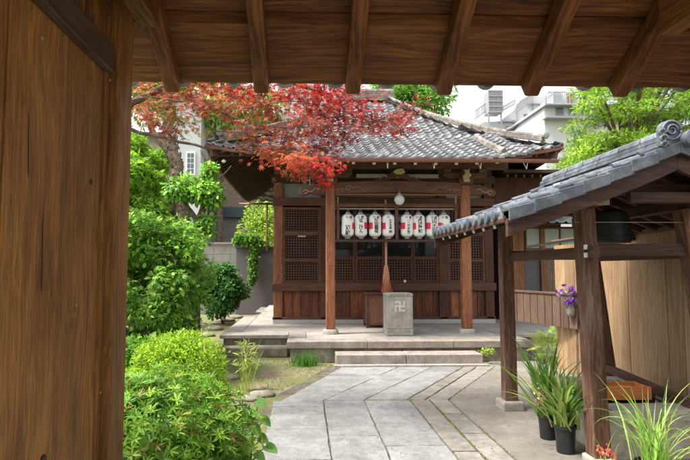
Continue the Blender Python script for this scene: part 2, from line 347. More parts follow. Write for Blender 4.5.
def brick_mat(name, c1, c2, mort, sx, sy, off=.5):
    m, n, l, b = nodes(name); tc = n.new('ShaderNodeTexCoord'); mp = n.new('ShaderNodeMapping')
    mp.inputs['Rotation'].default_value = (R(90), 0, 0); l.new(tc.outputs['Object'], mp.inputs[0])
    k = nd(n, 'ShaderNodeTexBrick', Scale=1.0); k.inputs['Color1'].default_value = (*c1, 1); k.inputs['Color2'].default_value = (*c2, 1); k.inputs['Mortar'].default_value = (*mort, 1)
    k.inputs['Brick Width'].default_value = sx; k.inputs['Row Height'].default_value = sy; k.inputs['Mortar Size'].default_value = .012; k.offset = off
    l.new(mp.outputs[0], k.inputs[0])
    nn = nd(n, 'ShaderNodeTexNoise', Scale=4, Detail=6.0); l.new(tc.outputs['Object'], nn.inputs[0])
    rr = ramp(n, [(.3, (.75,.75,.75)), (.7, (1.1,1.1,1.1))]); l.new(nn.outputs[0], rr.inputs[0])
    l.new(mixc(n, l, k.outputs[0], rr.outputs[0], .8, 'MULTIPLY'), b.inputs['Base Color']); b.inputs['Roughness'].default_value = .85
    bp = nd(n, 'ShaderNodeBump', Strength=.5, Distance=.01); l.new(k.outputs['Fac'], bp.inputs['Height']); bp.invert = True; l.new(bp.outputs[0], b.inputs['Normal'])
    return m
M['brown_brick'] = brick_mat('brown_brick', (.14,.09,.063), (.18,.125,.09), (.095,.07,.058), .22, .07)
M['block'] = brick_mat('concrete_block', (.30,.285,.255), (.26,.25,.225), (.18,.17,.155), .6, .3, 0)

# ------------------------------------------------------------------ foliage
def shape(kind):
    if kind == 'lance':
        v = [(0,0,0),(.10,.35,.04),(.085,.70,.03),(0,1,-.07),(-.085,.70,.03),(-.10,.35,.04),(0,.5,-.01)]
        f = [(0,1,6),(1,2,6),(2,3,6),(3,4,6),(4,5,6),(5,0,6)]
    elif kind == 'oval':
        v = [(0,0,0),(.24,.25,.05),(.26,.6,.05),(0,1,-.08),(-.26,.6,.05),(-.24,.25,.05),(0,.5,-.02)]
        f = [(0,1,6),(1,2,6),(2,3,6),(3,4,6),(4,5,6),(5,0,6)]
    elif kind == 'heart':
        v = [(0,.05,0),(.22,-.08,.02),(.42,.12,.05),(.40,.45,.06),(.2,.8,.02),(0,1,-.08),(-.2,.8,.02),(-.40,.45,.06),(-.42,.12,.05),(-.22,-.08,.02),(0,.45,-.03)]
        f = [(i, i+1, 10) for i in range(9)] + [(9,0,10)]
    elif kind == 'simple':
        v = [(0,0,0),(.2,.45,.05),(0,1,0),(-.2,.45,.05)]; f = [(0,1,2),(0,2,3)]
    elif kind == 'maple':
        v = [(0,0,0)]; f = []
        for a, ln in ((-118,.5),(-78,.78),(-38,.95),(0,1.05),(38,.95),(78,.78),(118,.5)):
            t = R(a); d = (math.sin(t), math.cos(t)); p = (math.cos(t), -math.sin(t)); k = len(v)
            v += [(d[0]*ln*.45 + p[0]*.11, d[1]*ln*.45 + p[1]*.11, .02), (d[0]*ln, d[1]*ln, -.10), (d[0]*ln*.45 - p[0]*.11, d[1]*ln*.45 - p[1]*.11, .02)]
            f += [(0, k, k+1), (0, k+1, k+2)]
        v = [(a*.55, b_*.55, c) for a, b_, c in v]
    elif kind == 'frond':                     # small feathery spray: several thin leaflets
        v = []; f = []
        for i in range(7):
            t = i / 6; y = .15 + .75 * t; w = .30 * (1 - .65 * t)
            for s in (-1, 1):
                k = len(v); v += [(0, y - .05, 0), (s*w, y + .10, -.05), (s*w*.5, y + .12, -.02), (0, y + .04, 0)]; f += [(k, k+1, k+2), (k, k+2, k+3)]
    elif kind == 'palm5':                     # five leaflets in a fan
        v = []; f = []
        for a, ln in ((-70,.7),(-35,.9),(0,1),(35,.9),(70,.7)):
            t = R(a); d = (math.sin(t), math.cos(t)); p = (math.cos(t), -math.sin(t)); k = len(v)
            v += [(0,0,0), (d[0]*ln*.5 + p[0]*.11, d[1]*ln*.5 + p[1]*.11, .03), (d[0]*ln, d[1]*ln, -.08), (d[0]*ln*.5 - p[0]*.11, d[1]*ln*.5 - p[1]*.11, .03)]
            f += [(k, k+1, k+2), (k, k+2, k+3)]
    return np.array(v, float), f
def leaves(P, D, N, size, kind, cols, name, mat, parent, jitter=.25):
    """P positions, D tip directions, N normals, size array, cols (n,3)"""
    V0, F0 = shape(kind); n = len(P)
    D = D / np.linalg.norm(D, axis=1)[:, None]
    X = np.cross(D, N); X /= (np.linalg.norm(X, axis=1)[:, None] + 1e-9); Z = np.cross(X, D)
    size = np.asarray(size)[:, None, None]
    V = P[:, None, :] + size * (V0[None, :, 0:1] * X[:, None, :] + V0[None, :, 1:2] * D[:, None, :] + V0[None, :, 2:3] * Z[:, None, :])
    k = len(V0); base = np.array(F0)[None] + (np.arange(n) * k)[:, None, None]
    V = V.reshape(-1, 3) - np.array(world_loc(parent)) if parent is not None else V.reshape(-1, 3)
    fl = base.reshape(-1, 3)
    me = bpy.data.meshes.new(name); me.vertices.add(len(V)); me.vertices.foreach_set('co', V.ravel())
    me.loops.add(fl.size); me.loops.foreach_set('vertex_index', fl.ravel().astype(np.int32))
    me.polygons.add(len(fl)); me.polygons.foreach_set('loop_start', np.arange(0, fl.size, 3, dtype=np.int32)); me.polygons.foreach_set('loop_total', np.full(len(fl), 3, dtype=np.int32))
    me.update(calc_edges=True)
    ca = me.color_attributes.new('leaf_colour', 'FLOAT_COLOR', 'POINT')
    c4 = np.ones((n, k, 4)); c4[:, :, :3] = cols[:, None, :]; ca.data.foreach_set('color', c4.ravel())
    me.materials.append(mat); o = bpy.data.objects.new(name, me); COL.objects.link(o)
    if parent is not None: o.parent = parent
    return o
def pick(cols, n, spread=.18):
    c = np.array(cols)[rng.integers(0, len(cols), n)]
    c = np.where((c[:, 1] > c[:, 0])[:, None], c * 1.12, c)
    return np.clip(c * (1 + rng.normal(0, spread, (n, 1))) * (1 + rng.normal(0, spread * .35, (n, 3))), .002, .9)
def rdir(n):
    v = rng.normal(size=(n, 3)); return v / np.linalg.norm(v, axis=1)[:, None]
def clump_points(clumps, n, shell=.55):
    """clumps: list of (center, (rx,ry,rz)); returns positions, outward dirs, clump index"""
    vol = np.array([(r[0]*r[1] + r[1]*r[2] + r[0]*r[2]) for c, r in clumps]); idx = rng.choice(len(clumps), n, p=vol / vol.sum())
    C = np.array([c for c, r in clumps], float)[idx]; Rr = np.array([r for c, r in clumps], float)[idx]
    d = rdir(n); rad = (shell + (1 - shell) * rng.random(n) ** .6) * (1 + rng.normal(0, .05, n))
    return C + d * Rr * rad[:, None], d, idx
def foliage(clumps, n, size, kind, cols, mat, parent, name='foliage', shell=.55, droop=.25, up=.6, sv=.3, spread=.18, clumpvar=.15):
    P, d, idx = clump_points(clumps, n, shell)
    D = d * .8 + rdir(n) * .7; D[:, 2] -= droop
    N = rdir(n) * .55 + d * .4; N[:, 2] += up
    col = pick(cols, n, spread) * (1 + rng.normal(0, clumpvar, len(clumps)))[idx][:, None]
    return leaves(P, D, N, size * (1 + rng.normal(0, sv, n)).clip(.4, 1.8), kind, np.clip(col, .002, .9), name, mat, parent)
def subclumps(c, r, n, fr=.42, fz=.7):
    """break an ellipsoid into n uneven smaller ones"""
    out = []
    for i in range(n):
        d = rdir(1)[0]; k = rng.uniform(.35, .82)
        s = fr * rng.uniform(.7, 1.3)
        out.append(((c[0] + d[0]*r[0]*k, c[1] + d[1]*r[1]*k, c[2] + d[2]*r[2]*k), (r[0]*s, r[1]*s, r[2]*s*fz)))
    return out
def blades(roots, length, width, cols, name, mat, parent, lean=.8, droop=1.0, seg=7, lv=.3, fold=.25):
    vs = []; fs = []; cc = []
    for (x, y, z) in roots:
        a = rng.uniform(0, 2*math.pi); ln = length * (1 + rng.normal(0, lv)); ln = max(ln, length * .3)
        le = abs(rng.normal(0, .45)) * lean + .08; dr = droop * rng.uniform(.5, 1.4); w = width * rng.uniform(.7, 1.25)
        p = Vector((x, y, z)); pitch = math.pi/2 - le; k0 = len(vs); c = pick(cols, 1)[0]
        h = Vector((math.cos(a), math.sin(a), 0)); side = Vector((-math.sin(a), math.cos(a), 0))
        for i in range(seg + 1):
            t = i / seg; ww = w * (1 - t ** 2.2) * (.55 + .45 * min(1, t * 4)) + .0006
            vs += [p - side * ww / 2, p + Vector((0, 0, -fold * ww)), p + side * ww / 2]; cc += [c * (1.25 - .35 * t)] * 3
            d = h * math.cos(pitch) + Vector((0, 0, math.sin(pitch))); p = p + d * (ln / seg); pitch -= dr * 2.0 / seg * (.35 + t)
        for i in range(seg):
            b0 = k0 + i*3; fs += [(b0, b0+1, b0+4, b0+3), (b0+1, b0+2, b0+5, b0+4)]
    V = np.array([tuple(v) for v in vs]) - np.array(world_loc(parent)) if parent is not None else np.array([tuple(v) for v in vs])
    me = bpy.data.meshes.new(name); me.from_pydata(V.tolist(), [], fs)
    ca = me.color_attributes.new('leaf_colour', 'FLOAT_COLOR', 'POINT'); c4 = np.ones((len(cc), 4)); c4[:, :3] = np.clip(np.array(cc), .002, .9); ca.data.foreach_set('color', c4.ravel())
    me.polygons.foreach_set('use_smooth', [True] * len(me.polygons)); me.materials.append(mat)
    o = bpy.data.objects.new(name, me); COL.objects.link(o)
    if parent is not None: o.parent = parent
    return o
def limb(mb, pts, r0, r1, n=8, wob=.0):
    pts = [Vector(p) for p in pts]; out = []
    m = (len(pts) - 1) * 4
    for i in range(m + 1):
        t = i / 4; k = min(int(t), len(pts) - 2); u = t - k
        p0 = pts[max(k-1, 0)]; p1 = pts[k]; p2 = pts[k+1]; p3 = pts[min(k+2, len(pts)-1)]
        q = .5 * ((2*p1) + (p2-p0)*u + (2*p0-5*p1+4*p2-p3)*u*u + (-p0+3*p1-3*p2+p3)*u**3)
        out.append(q + Vector([random.uniform(-wob, wob) for _ in range(3)]))
    return mb.tube(out, [r0 + (r1 - r0) * i / m for i in range(m + 1)], n)

# ------------------------------------------------------------------ tiles
def tiles(mb, P, u0, u1, tlen, inside, cw=.205, cl=.175, amp=.034, step=.032, nrm=Vector((0, 0, 1))):
    nc = int(round((u1 - u0) / cw)); cw = (u1 - u0) / nc; nr = int(round(tlen / cl)); cl = tlen / nr
    def prof(f):
        return amp * math.sin(math.pi * (f - .62) / .38) if f > .62 else -.3 * amp * math.sin(math.pi * f / .62)
    fr = [0, .15, .31, .47, .62, .70, .81, .92, 1.0]
    for j in range(nr):
        for i in range(nc):
            uc = u0 + (i + .5) * cw; tc = (j + .5) * cl
            if not inside(uc, tc): continue
            vs = []; jz = random.uniform(-.004, .004)
            for r_ in range(3):
                for f in fr:
                    u = u0 + (i + f) * cw; t = (j + (0 if r_ < 2 else 1.04)) * cl
                    z = prof(f) + (step + jz if r_ < 2 else 0) - (step * .9 + .012 if r_ == 0 else 0)
                    vs.append(P(u, t) + nrm * z)
            k = len(fr)
            mb.add(vs, [(r_*k+a, r_*k+a+1, (r_+1)*k+a+1, (r_+1)*k+a) for r_ in range(2) for a in range(k-1)])
    return mb
def ridge_bar(mb, pts, w, h, layers=3, top=True):
    """stacked flat ridge tiles with a round cap following pts"""
    pts = [Vector(p) for p in pts]
    L = [0]
    for a, c in zip(pts, pts[1:]): L.append(L[-1] + (c - a).length)
    def q(s):
        s = max(0, min(L[-1], s))
        for i in range(len(pts) - 1):
            if s <= L[i+1] + 1e-9: return pts[i].lerp(pts[i+1], (s - L[i]) / (L[i+1] - L[i]))
        return pts[-1]
    n = max(2, int(L[-1] / .26))
    for i in range(n):
        a, c = q(L[-1] * i / n + .004), q(L[-1] * (i + 1) / n)
        for k in range(layers):
            z = h / layers * (k + .5); ww = w * (1 - .12 * k) + random.uniform(-.006, .006)
            mb.bar(a + Vector((0, 0, z)), c + Vector((0, 0, z)), ww, h / layers * .78)
        if top: mb.tube([a + Vector((0, 0, h + .01)), c + Vector((0, 0, h + .018))], [w * .36, w * .32], 10)
    return mb

# ================================================================== SETTING: ground, pavement, path
g = MB().add([(-300,-300,0),(300,-300,0),(300,300,0),(-300,300,0)], [(0,1,2,3)]).build('ground', M['soil']); tag(g, kind='structure')
tag(MB().box(-2.6,3.2,-9,2.62,-.05,.032).build('bounce_floor', M['concrete_pale'], None, .006), kind='structure')  # unseen pale floor, added to bounce light up onto the gate timber
DS = .66
YK = 5.98
pav = MB().prism([(1.712,-3),(9,-3),(9,9.2),(2.0+DS*2.1+.3,9.2),(2.82,8.06),(1.712+.0,YK)][:6], -.02, .014)
pav = pav.build('pavement', M['concrete']); tag(pav, kind='structure')
jb = MB().add([(-.42,-3,.004),(1.74,-3,.004),(1.74,YK,.004),(2.84,8.06,.004),(2.9,8.25,.004),(.42,8.25,.004),(-.0,7.1,.004),(-.36,6.3,.004)], [tuple(range(8))]).build('path_bed', M['joint']); tag(jb, kind='structure')
def slab(mb, poly, z, th=.03):
    # rounded arrises: small inset on the top
    cx = sum(p[0] for p in poly)/len(poly); cy = sum(p[1] for p in poly)/len(poly); n = len(poly)
    g_ = .006; ins = []
    for x, y in poly:
        d = math.hypot(x-cx, y-cy); ins.append((x - (x-cx)/d*g_, y - (y-cy)/d*g_))
    tilt = random.uniform(-.003, .003)
    vs = [(x, y, z-th) for x, y in poly] + [(x, y, z-.005) for x, y in poly] + [(x, y, z + tilt*(x-cx)) for x, y in ins]
    fs = [(i, (i+1)%n, n+(i+1)%n, n+i) for i in range(n)] + [(n+i, n+(i+1)%n, 2*n+(i+1)%n, 2*n+i) for i in range(n)] + [tuple(range(2*n, 3*n))]
    mb.add(vs, fs)
ps = MB(); pe = MB()
def quadslab(mb, a, b, c, d, gap=.007):
    pts = [Vector(a), Vector(b), Vector(c), Vector(d)]; cen = sum(pts, Vector((0,0)))/4; out = []
    for i in range(4):                       # inset each edge by gap
        p, q, r = pts[i-1], pts[i], pts[(i+1)%4]
        e1 = (q-p).normalized(); e2 = (r-q).normalized(); out.append(q - e1*gap + e2*gap)
    # subdivide edges with slight wobble so the joints are not ruler-straight
    res = []
    for i in range(4):
        p, q = out[i], out[(i+1)%4]; k = max(2, int((q-p).length/.12)); nn = Vector((-(q-p).y, (q-p).x)).normalized()
        for j in range(k): res.append(tuple(p.lerp(q, j/k) + nn*random.uniform(-.0055,.0055)))
    slab(mb, res, .022 + random.uniform(-.002,.002))
cols = [(-.37,.22), (.22,.70), (.70,1.24)]
rowsets = [[1.0,2.1,3.2,4.15,4.95,5.72,YK], [1.0,1.8,2.9,3.75,4.72,5.98], [1.0,2.4,3.4,4.45,5.1,5.98]]
for (x0, x1), ys in zip(cols, rowsets):
    for a, c in zip(ys, ys[1:]): quadslab(ps, (x0, a), (x1, a), (x1, c), (x0, c))
for (x0, x1), ys in zip([(1.24,1.47)], [[1,1.9,2.8,3.6,4.3,5.05,5.98]]):
    for a, c in zip(ys, ys[1:]): quadslab(pe, (x0, a), (x1, a), (x1, c), (x0, c), .011)
for (x0, x1), ys in zip([(1.47,1.70)], [[1,2.2,3.1,4.0,4.75,5.4,5.98]]):
    for a, c in zip(ys, ys[1:]): quadslab(pe, (x0, a), (x1, a), (x1, c), (x0, c), .011)
def dx(x, y): 
    f = (x + .3) / 1.5; k = DS if f > .4 else .42 + (DS - .42) * max(0, f) / .4
    return x + k * (y - YK)
for (x0, x1), ys in zip([(-.28,.22),(.22,.70),(.70,1.20)], [[YK,6.75,7.4,8.04],[YK,6.5,7.15,8.04],[YK,6.9,7.55,8.04]]):
    for a, c in zip(ys, ys[1:]): quadslab(ps, (dx(x0,a), a), (dx(x1,a), a), (dx(x1,c), c), (dx(x0,c), c))
for (x0, x1), ys in zip([(1.20,1.42),(1.42,1.70)], [[YK,6.7,7.5,8.04],[YK,6.5,7.2,8.04]]):
    for a, c in zip(ys, ys[1:]): quadslab(pe, (dx(x0,a), a), (dx(x1,a), a), (dx(x1,c), c), (dx(x0,c), c), .011)
o = ps.build('path', M['slab']); tag(o, kind='structure')
o = pe.build('path_border', M['slab_edge']); tag(o, kind='structure')
# moss tufts in the joints
def moss_line(a, c, n, w=.008):
    a, c = Vector(a), Vector(c); t = rng.random(n) ** 1.0
    P = np.array([[*(a.lerp(c, x)), .016] for x in t]) + rng.normal(0, w, (n, 3)) * np.array([1, 1, .1])
    return P
mp_ = np.vstack([moss_line((1.47,3.9),(1.47,4.9),220,.006), moss_line((1.47,4.9),(1.47,5.9),330,.009), moss_line((1.705,4.1),(1.705,5.0),120,.006), moss_line((1.24,4.9),(1.24,5.9),90,.006),
                 moss_line((dx(1.2,6.0),6.0),(dx(1.2,8.0),8.0),260), moss_line((dx(1.71,6.0),6.0),(dx(1.71,8.0),8.0),220), moss_line((dx(.7,6.0),6.0),(dx(.7,7.2),7.2),260), moss_line((.7,YK),(1.3,YK),160),
                 moss_line((-.37,4.0),(-.30,6.2),120,.02)])
nn_ = len(mp_); Dm = rdir(nn_); Dm[:, 2] = abs(Dm[:, 2]) + .5
o = leaves(mp_, Dm, rdir(nn_), rng.uniform(.008,.02,nn_), 'simple', pick([(.20,.27,.03),(.27,.32,.05),(.13,.18,.03)], nn_), 'moss', M['leaf'], None); tag(o, kind='stuff', label='green moss growing in the joints of the stone path', cat='moss')
# sparse short grass and litter on the soil left of the path
n_ = 9000
gx = rng.uniform(-2.3, .55, n_); gy = rng.uniform(4.2, 8.9, n_)
fld = np.sin(gx*3.1+1.2)*np.cos(gy*2.3) + .6*np.sin(gx*7.7+gy*5.1) + rng.normal(0,.35,n_)
edge = np.where(gy < 6.2, -.40, -.40 + .47*(gy-6.2)); edge = np.where(gy > 8.0, .42, edge)
keep = (fld > .25) & (gx < edge) 
P = np.stack([gx, gy, np.full(n_, .004)], 1)[keep]; k_ = len(P); Dm = rdir(k_)*.6; Dm[:, 2] = abs(Dm[:, 2]) + .5
o = leaves(P, Dm, rdir(k_), rng.uniform(.015,.045,k_), 'lance', pick([(.20,.24,.05),(.28,.29,.08),(.15,.19,.04),(.33,.27,.13)], k_), 'ground_cover', M['leaf'], None); tag(o, kind='stuff', label='short moss and weeds on the bare soil beside the path', cat='ground cover')
n_ = 500; gx = rng.uniform(-2.2,.4,n_); gy = rng.uniform(4.5,8.3,n_); edge = np.where(gy < 6.2, -.42, -.42 + .47*(gy-6.2)); kp = gx < edge
P = np.stack([gx,gy,np.full(n_,.008)],1)[kp]; k_ = len(P); Dm = rdir(k_); Dm[:,2] *= .1; N = rdir(k_)*.3; N[:,2] += 1
o = leaves(P, Dm, N, rng.uniform(.02,.04,k_), 'oval', pick([(.33,.22,.11),(.42,.33,.2),(.26,.13,.07)], k_), 'leaf_litter', M['leaf'], None); tag(o, kind='stuff', label='scattered dry leaves on the soil beside the path', cat='leaf litter')

n_ = 260; gx = rng.uniform(-.3,2.3,n_); gy = rng.uniform(4.0,8.0,n_)
P = np.stack([gx,gy,np.full(n_,.027)],1); D = rdir(n_); D[:,2] *= .1; N = rdir(n_)*.25; N[:,2] += 1
o = leaves(P, D, N, rng.uniform(.008,.022,n_), 'oval', pick([(.16,.10,.05),(.25,.17,.09),(.12,.05,.03)], n_), 'path_litter', M['leaf'], None); tag(o, kind='stuff', label='tiny dry leaf crumbs scattered over the paving', cat='leaf litter')
mb = MB()
for i in range(900):
    x = random.uniform(-2.2,.5); y = random.uniform(4.4,8.9); e_ = -.40 if y < 6.2 else -.40+.47*(y-6.2)
    if x > min(e_, .42): continue
    r_ = random.choice((.006,.008,.012,.02)); k = [random.uniform(.7,1.3) for _ in range(6)]
    mb.add([(x-r_*k[0],y,.004),(x,y-r_*k[1],.004),(x+r_*k[2],y,.004),(x,y+r_*k[3],.004),(x,y,.004+r_*.6*k[4])], [(0,1,4),(1,2,4),(2,3,4),(3,0,4)])
tag(mb.build('gravel', M['rough_stone']), kind='stuff', label='loose pebbles scattered over the soil left of the path', cat='gravel')
# ================================================================== STONE PLATFORM
PL = .36
t = thing('stone_platform', 'low stone platform of slabs under the temple hall and its porch', 'platform', (1.8, 8.43, 0))
MB().box(-1.50,6.4,9.36,17.2,0,PL-.068).box(-.24,3.80,8.49,9.36,0,PL-.12).build('base', M['rough_stone'], t, .012)
for x0,x1 in ((-1.56,-.305),(3.865,5.0),(5.006,6.46)): MB().box(x0, x1, 9.30, 9.72, PL-.066, PL).build('coping', M['granite'], t, .008)
for y0,y1 in ((9.726,11.4),(11.406,12.95)): MB().box(-1.56,-1.22,y0,y1,PL-.066,PL).build('coping', M['granite'], t, .008)
for x0,x1,y0,y1 in ((-.30,1.05,8.43,8.80),(1.056,2.5,8.43,8.80),(2.506,3.86,8.43,8.80),(-.30,.02,8.806,9.72),(3.54,3.86,8.806,9.72)): MB().box(x0, x1, y0, y1, PL-.118, PL).build('porch_edge', M['granite_pink'], t, .01)
MB().box(.026,3.534,8.806,9.72,.2,PL-.003).box(-1.214,6.46,9.726,17.2,.2,PL-.004).build('floor_slab', M['granite'], t)
t = tag(MB().box(.50,1.62,8.05,8.428,.0,.20).box(1.627,2.86,8.05,8.428,.0,.20).build('stone_step', M['granite_pink'], None, .012), 'long pinkish granite step at the front of the temple porch', 'step')
t = tag(MB().box(.46,1.9,7.96,8.046,.0,.055).box(1.907,2.93,7.96,8.046,.0,.055).build('kerb_stone', M['granite'], None, .008), 'flat stone kerb laid at the foot of the granite porch step', 'kerb')
t = tag(MB().box(4.1,5.15,8.75,9.29,0,.20).box(4.0,5.3,8.35,8.745,0,.09).build('stone_step', M['rough_stone'], None, .015), 'rough stone steps behind the plank barrier right of the porch', 'step')
t = tag(MB().box(-1.45,-.31,9.02,9.355,0,.17).build('kerb_stone', M['rough_stone'], None, .02), 'rough foundation kerb below the left end of the platform', 'kerb')

# ================================================================== TEMPLE HALL
WY = 11.3; k11 = WY / 500
def X11(px): return (px - 305) * k11
def Z11(py): return 1.55 + (270 - py) * k11
HX0, HX1 = -.70, 4.27; HB = 16.4
hall = thing('temple_hall', 'dark timber temple hall with grey tiled roof, lattice doors and two pillared porch', 'temple', (1.785, WY, PL))
posts = [-.60, .45, 3.12, 4.17]
for x in posts:
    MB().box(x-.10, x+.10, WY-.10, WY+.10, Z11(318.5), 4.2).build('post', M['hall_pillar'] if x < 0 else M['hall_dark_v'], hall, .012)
for x in (-.60, 4.17): MB().box(x-.10, x+.10, HB-.2, HB, PL, 4.2).build('post', M['hall_dark_v'], hall, .012)
MB().box(HX0-.01,HX1+.01,WY-.105,WY+.04,PL,Z11(318.7)).build('plaster_base', M['plaster_white'], hall)
MB().box(HX0-.03,HX1+.03,WY-.15,WY+.06,Z11(290.5),Z11(283)).build('sill_rail', M['hall_beam'], hall, .01)
MB().box(HX0-.02,HX1+.02,WY-.10,WY+.03,Z11(318.6),Z11(316.2)).build('ground_beam', M['hall_beam'], hall, .01)
MB().box(HX0-.03,HX1+.03,WY-.13,WY+.06,Z11(206),Z11(198)).build('lintel', M['hall_beam'], hall, .01)
MB().box(HX0-.05,HX1+.05,WY-.13,WY+.08,Z11(183),Z11(175)).build('head_beam', M['hall_dark'], hall, .01)
MB().box(HX0-.1,HX1+.1,WY-.16,WY+.10,3.98,4.18).build('wall_plate', M['hall_dark'], hall, .01)
MB().box(HX0+.02,HX1-.02,WY+.02,WY+.05,Z11(198),Z11(183)).build('plaster_panel', M['plaster'], hall)
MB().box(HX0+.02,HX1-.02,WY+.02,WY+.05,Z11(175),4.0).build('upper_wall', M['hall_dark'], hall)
# weatherboards below the sill
mb = MB(); x = HX0 + .06
while x < HX1 - .1:
    w = random.uniform(.16,.22); mb.box(x, min(x+w-.006, HX1-.06), WY-.035, WY+.0, Z11(316.4), Z11(290.6)); x += w
mb.build('lower_boards', M['hall_board'], hall, .004)
mb = MB(); x = HX0 + .40
while x < HX1 - .15:
    mb.box(x, x+.035, WY-.058, WY-.036, Z11(316.3), Z11(290.6)); x += .42
mb.build('batten', M['hall_beam'], hall, .004)
# side and back walls
MB().box(HX0+.04,HX0+.10,WY+.1,HB-.1,PL,4.0).box(HX1-.10,HX1-.04,WY+.1,HB-.1,PL,4.0).box(HX0+.1,HX1-.1,HB-.12,HB-.05,PL,4.0).build('side_wall', M['hall_dark_v'], hall)
def lattice(x0, x1, z0, z1, parent, y=WY-.05, d=.060, w=.022):
    mb = MB(); nx = max(2, round((x1-x0)/d)); nz = max(2, round((z1-z0)/d))
    for i in range(nx+1):
        x = x0 + (x1-x0)*i/nx; mb.box(x-w/2, x+w/2, y-.018, y, z0, z1)
    for i in range(nz+1):
        z = z0 + (z1-z0)*i/nz; mb.box(x0-w/2, x1+w/2, y-.015, y+.003, z-w/2, z+w/2)
    return mb.build('lattice', M['lattice_wood'], parent)
def shutter(x0, x1):
    zt, zb = Z11(207.5), Z11(283)
    f = MB().box(x0,x0+.05,WY-.09,WY-.03,zb,zt).box(x1-.05,x1,WY-.09,WY-.03,zb,zt).box(x0+.05,x1-.05,WY-.09,WY-.03,zt-.05,zt).box(x0+.05,x1-.05,WY-.09,WY-.03,zb,zb+.05)
    f.box(x0+.05,x1-.05,WY-.095,WY-.03,Z11(236),Z11(231.5)).box(x0+.05,x1-.05,WY-.09,WY-.03,Z11(262),Z11(259))
    f = f.build('shutter', M['hall_beam'], hall, .004)
    lattice(x0+.07, x1-.07, Z11(231)+.01, zt-.06, f); lattice(x0+.07, x1-.07, Z11(259)+.01, Z11(236.5)-.01, f); lattice(x0+.07, x1-.07, zb+.06, Z11(262.5)-.01, f)
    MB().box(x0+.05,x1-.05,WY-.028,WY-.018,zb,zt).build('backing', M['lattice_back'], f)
    MB().box((x0+x1)/2-.09,(x0+x1)/2+.09,WY-.105,WY-.096,Z11(237.5),Z11(235.8)).build('latch', M['metal_grey'], f)
shutter(-.50, .35); shutter(3.22, 4.07)
mx = [.55, 1.13, 1.785, 2.44, 3.02]
for a, c in zip(mx, mx[1:]):
    zt, zb = Z11(207.5), Z11(283); x0, x1 = a+.004, c-.004
    f = MB().box(x0,x0+.04,WY-.085,WY-.03,zb,zt).box(x1-.04,x1,WY-.085,WY-.03,zb,zt).box(x0+.04,x1-.04,WY-.085,WY-.03,zt-.06,zt).box(x0+.04,x1-.04,WY-.085,WY-.03,zb,zb+.05)
    f.box(x0+.04,x1-.04,WY-.085,WY-.03,Z11(259),Z11(256.5)).box(x0+.04,x1-.04,WY-.08,WY-.03,Z11(241),Z11(239.5))
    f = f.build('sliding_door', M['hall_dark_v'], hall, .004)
    MB().box(x0+.04,x1-.04,WY-.05,WY-.044,Z11(256.4),zt-.06).build('glass_pane', M['glass'], f)
    lattice(x0+.05, x1-.05, zb+.06, Z11(259)-.01, f, WY-.05, .062)
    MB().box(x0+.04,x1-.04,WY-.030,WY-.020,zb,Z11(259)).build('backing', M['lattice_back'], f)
MB().lathe([(.001,-.03),(.03,-.022),(.034,0),(.03,.022)], (X11(403.5), WY-.17, Z11(281)), 14, 'y').build('door_knob', M['white_paint'], hall, smooth=True)
# downpipe and rear bar seen beyond the left wall
MB().tube([(-2.3,17.45,3.86),(-.7,17.45,3.86)], .035, 8).build('gutter', M['copper'], hall, smooth=True)
MB().tube([(-1.32,17.3,3.84),(-1.32,17.3,2.2)], .03, 8).build('downpipe', M['rope'], hall, smooth=True)

# ---- porch
PYY = 9.45; k9 = PYY/500
def Z9(py): return 1.55 + (270 - py) * k9
def X9(px): return (px - 305) * k9
PXS = (.48, 3.06)
for x in PXS:
    MB().lathe([(.15,PL-.01),(.155,PL+.03),(.135,PL+.075),(.12,PL+.09)], (x, PYY, 0), 4*6).build('pillar_base', M['granite'], hall, smooth='auto')
    MB().box(x-.088,x+.088,PYY-.088,PYY+.088,PL+.088,Z9(184)).build('pillar', M['hall_pillar'], hall, .018, seg=1)
# curved beam between the porch pillars
def arched(x0, x1, zb, zt, rise, y0, y1, mat, name, n=16):
    top = [(x0+(x1-x0)*i/n, zt + rise*math.sin(math.pi*i/n)) for i in range(n+1)]
    bot = [(x0+(x1-x0)*i/n, zb + rise*1.3*math.sin(math.pi*i/n)) for i in range(n+1)]
    mb = MB()
    for i in range(n):
        p = [bot[i], bot[i+1], top[i+1], top[i]]
        mb.plate(p, y0, y1)
    # merged faces: keep only the outside by using one strip
    mb = MB(); vs = []; 
    for i in range(n+1): vs += [(bot[i][0],y0,bot[i][1]),(top[i][0],y0,top[i][1]),(top[i][0],y1,top[i][1]),(bot[i][0],y1,bot[i][1])]
    fs = []
    for i in range(n):
        for k in range(4): fs.append((i*4+k, (i+1)*4+k, (i+1)*4+(k+1)%4, i*4+(k+1)%4))
    fs += [(0,1,2,3), (n*4+3,n*4+2,n*4+1,n*4)]
    return mb.add(vs, fs).build(name, mat, hall, .008)
arched(PXS[0]+.09, PXS[1]-.09, Z9(194), Z9(182), .03, PYY-.09, PYY+.09, M['hall_beam'], 'porch_beam')
def scroll(cx, cz, s, y, w=.012, mir=1):
    pts = []
    for i in range(15):
        a = i/14*2.3*math.pi; r = s*.09*(1-i/19); pts.append((cx + mir*(r*math.cos(a)), y, cz + r*math.sin(a)*.8))
    mb = MB().tube(pts, w/2, 5)
    wave = [(cx + mir*(s*.1 + s*.5*i/12), y, cz + s*.05*math.sin(i/12*2.4*math.pi) - .01) for i in range(13)]
    return mb.tube(wave, [w/2*(1-i/14) for i in range(13)], 5)
for x, m_ in ((PXS[0]+.34, 1), (PXS[1]-.34, -1)):
    a = scroll(x, Z9(188), .8, PYY-.095, .012, m_); b2 = scroll(x-m_*.12, Z9(190), .5, PYY-.095, .010, -m_)
    a.add(b2.v, b2.f); a.build('beam_carving', M['post_end'], hall, smooth=True)
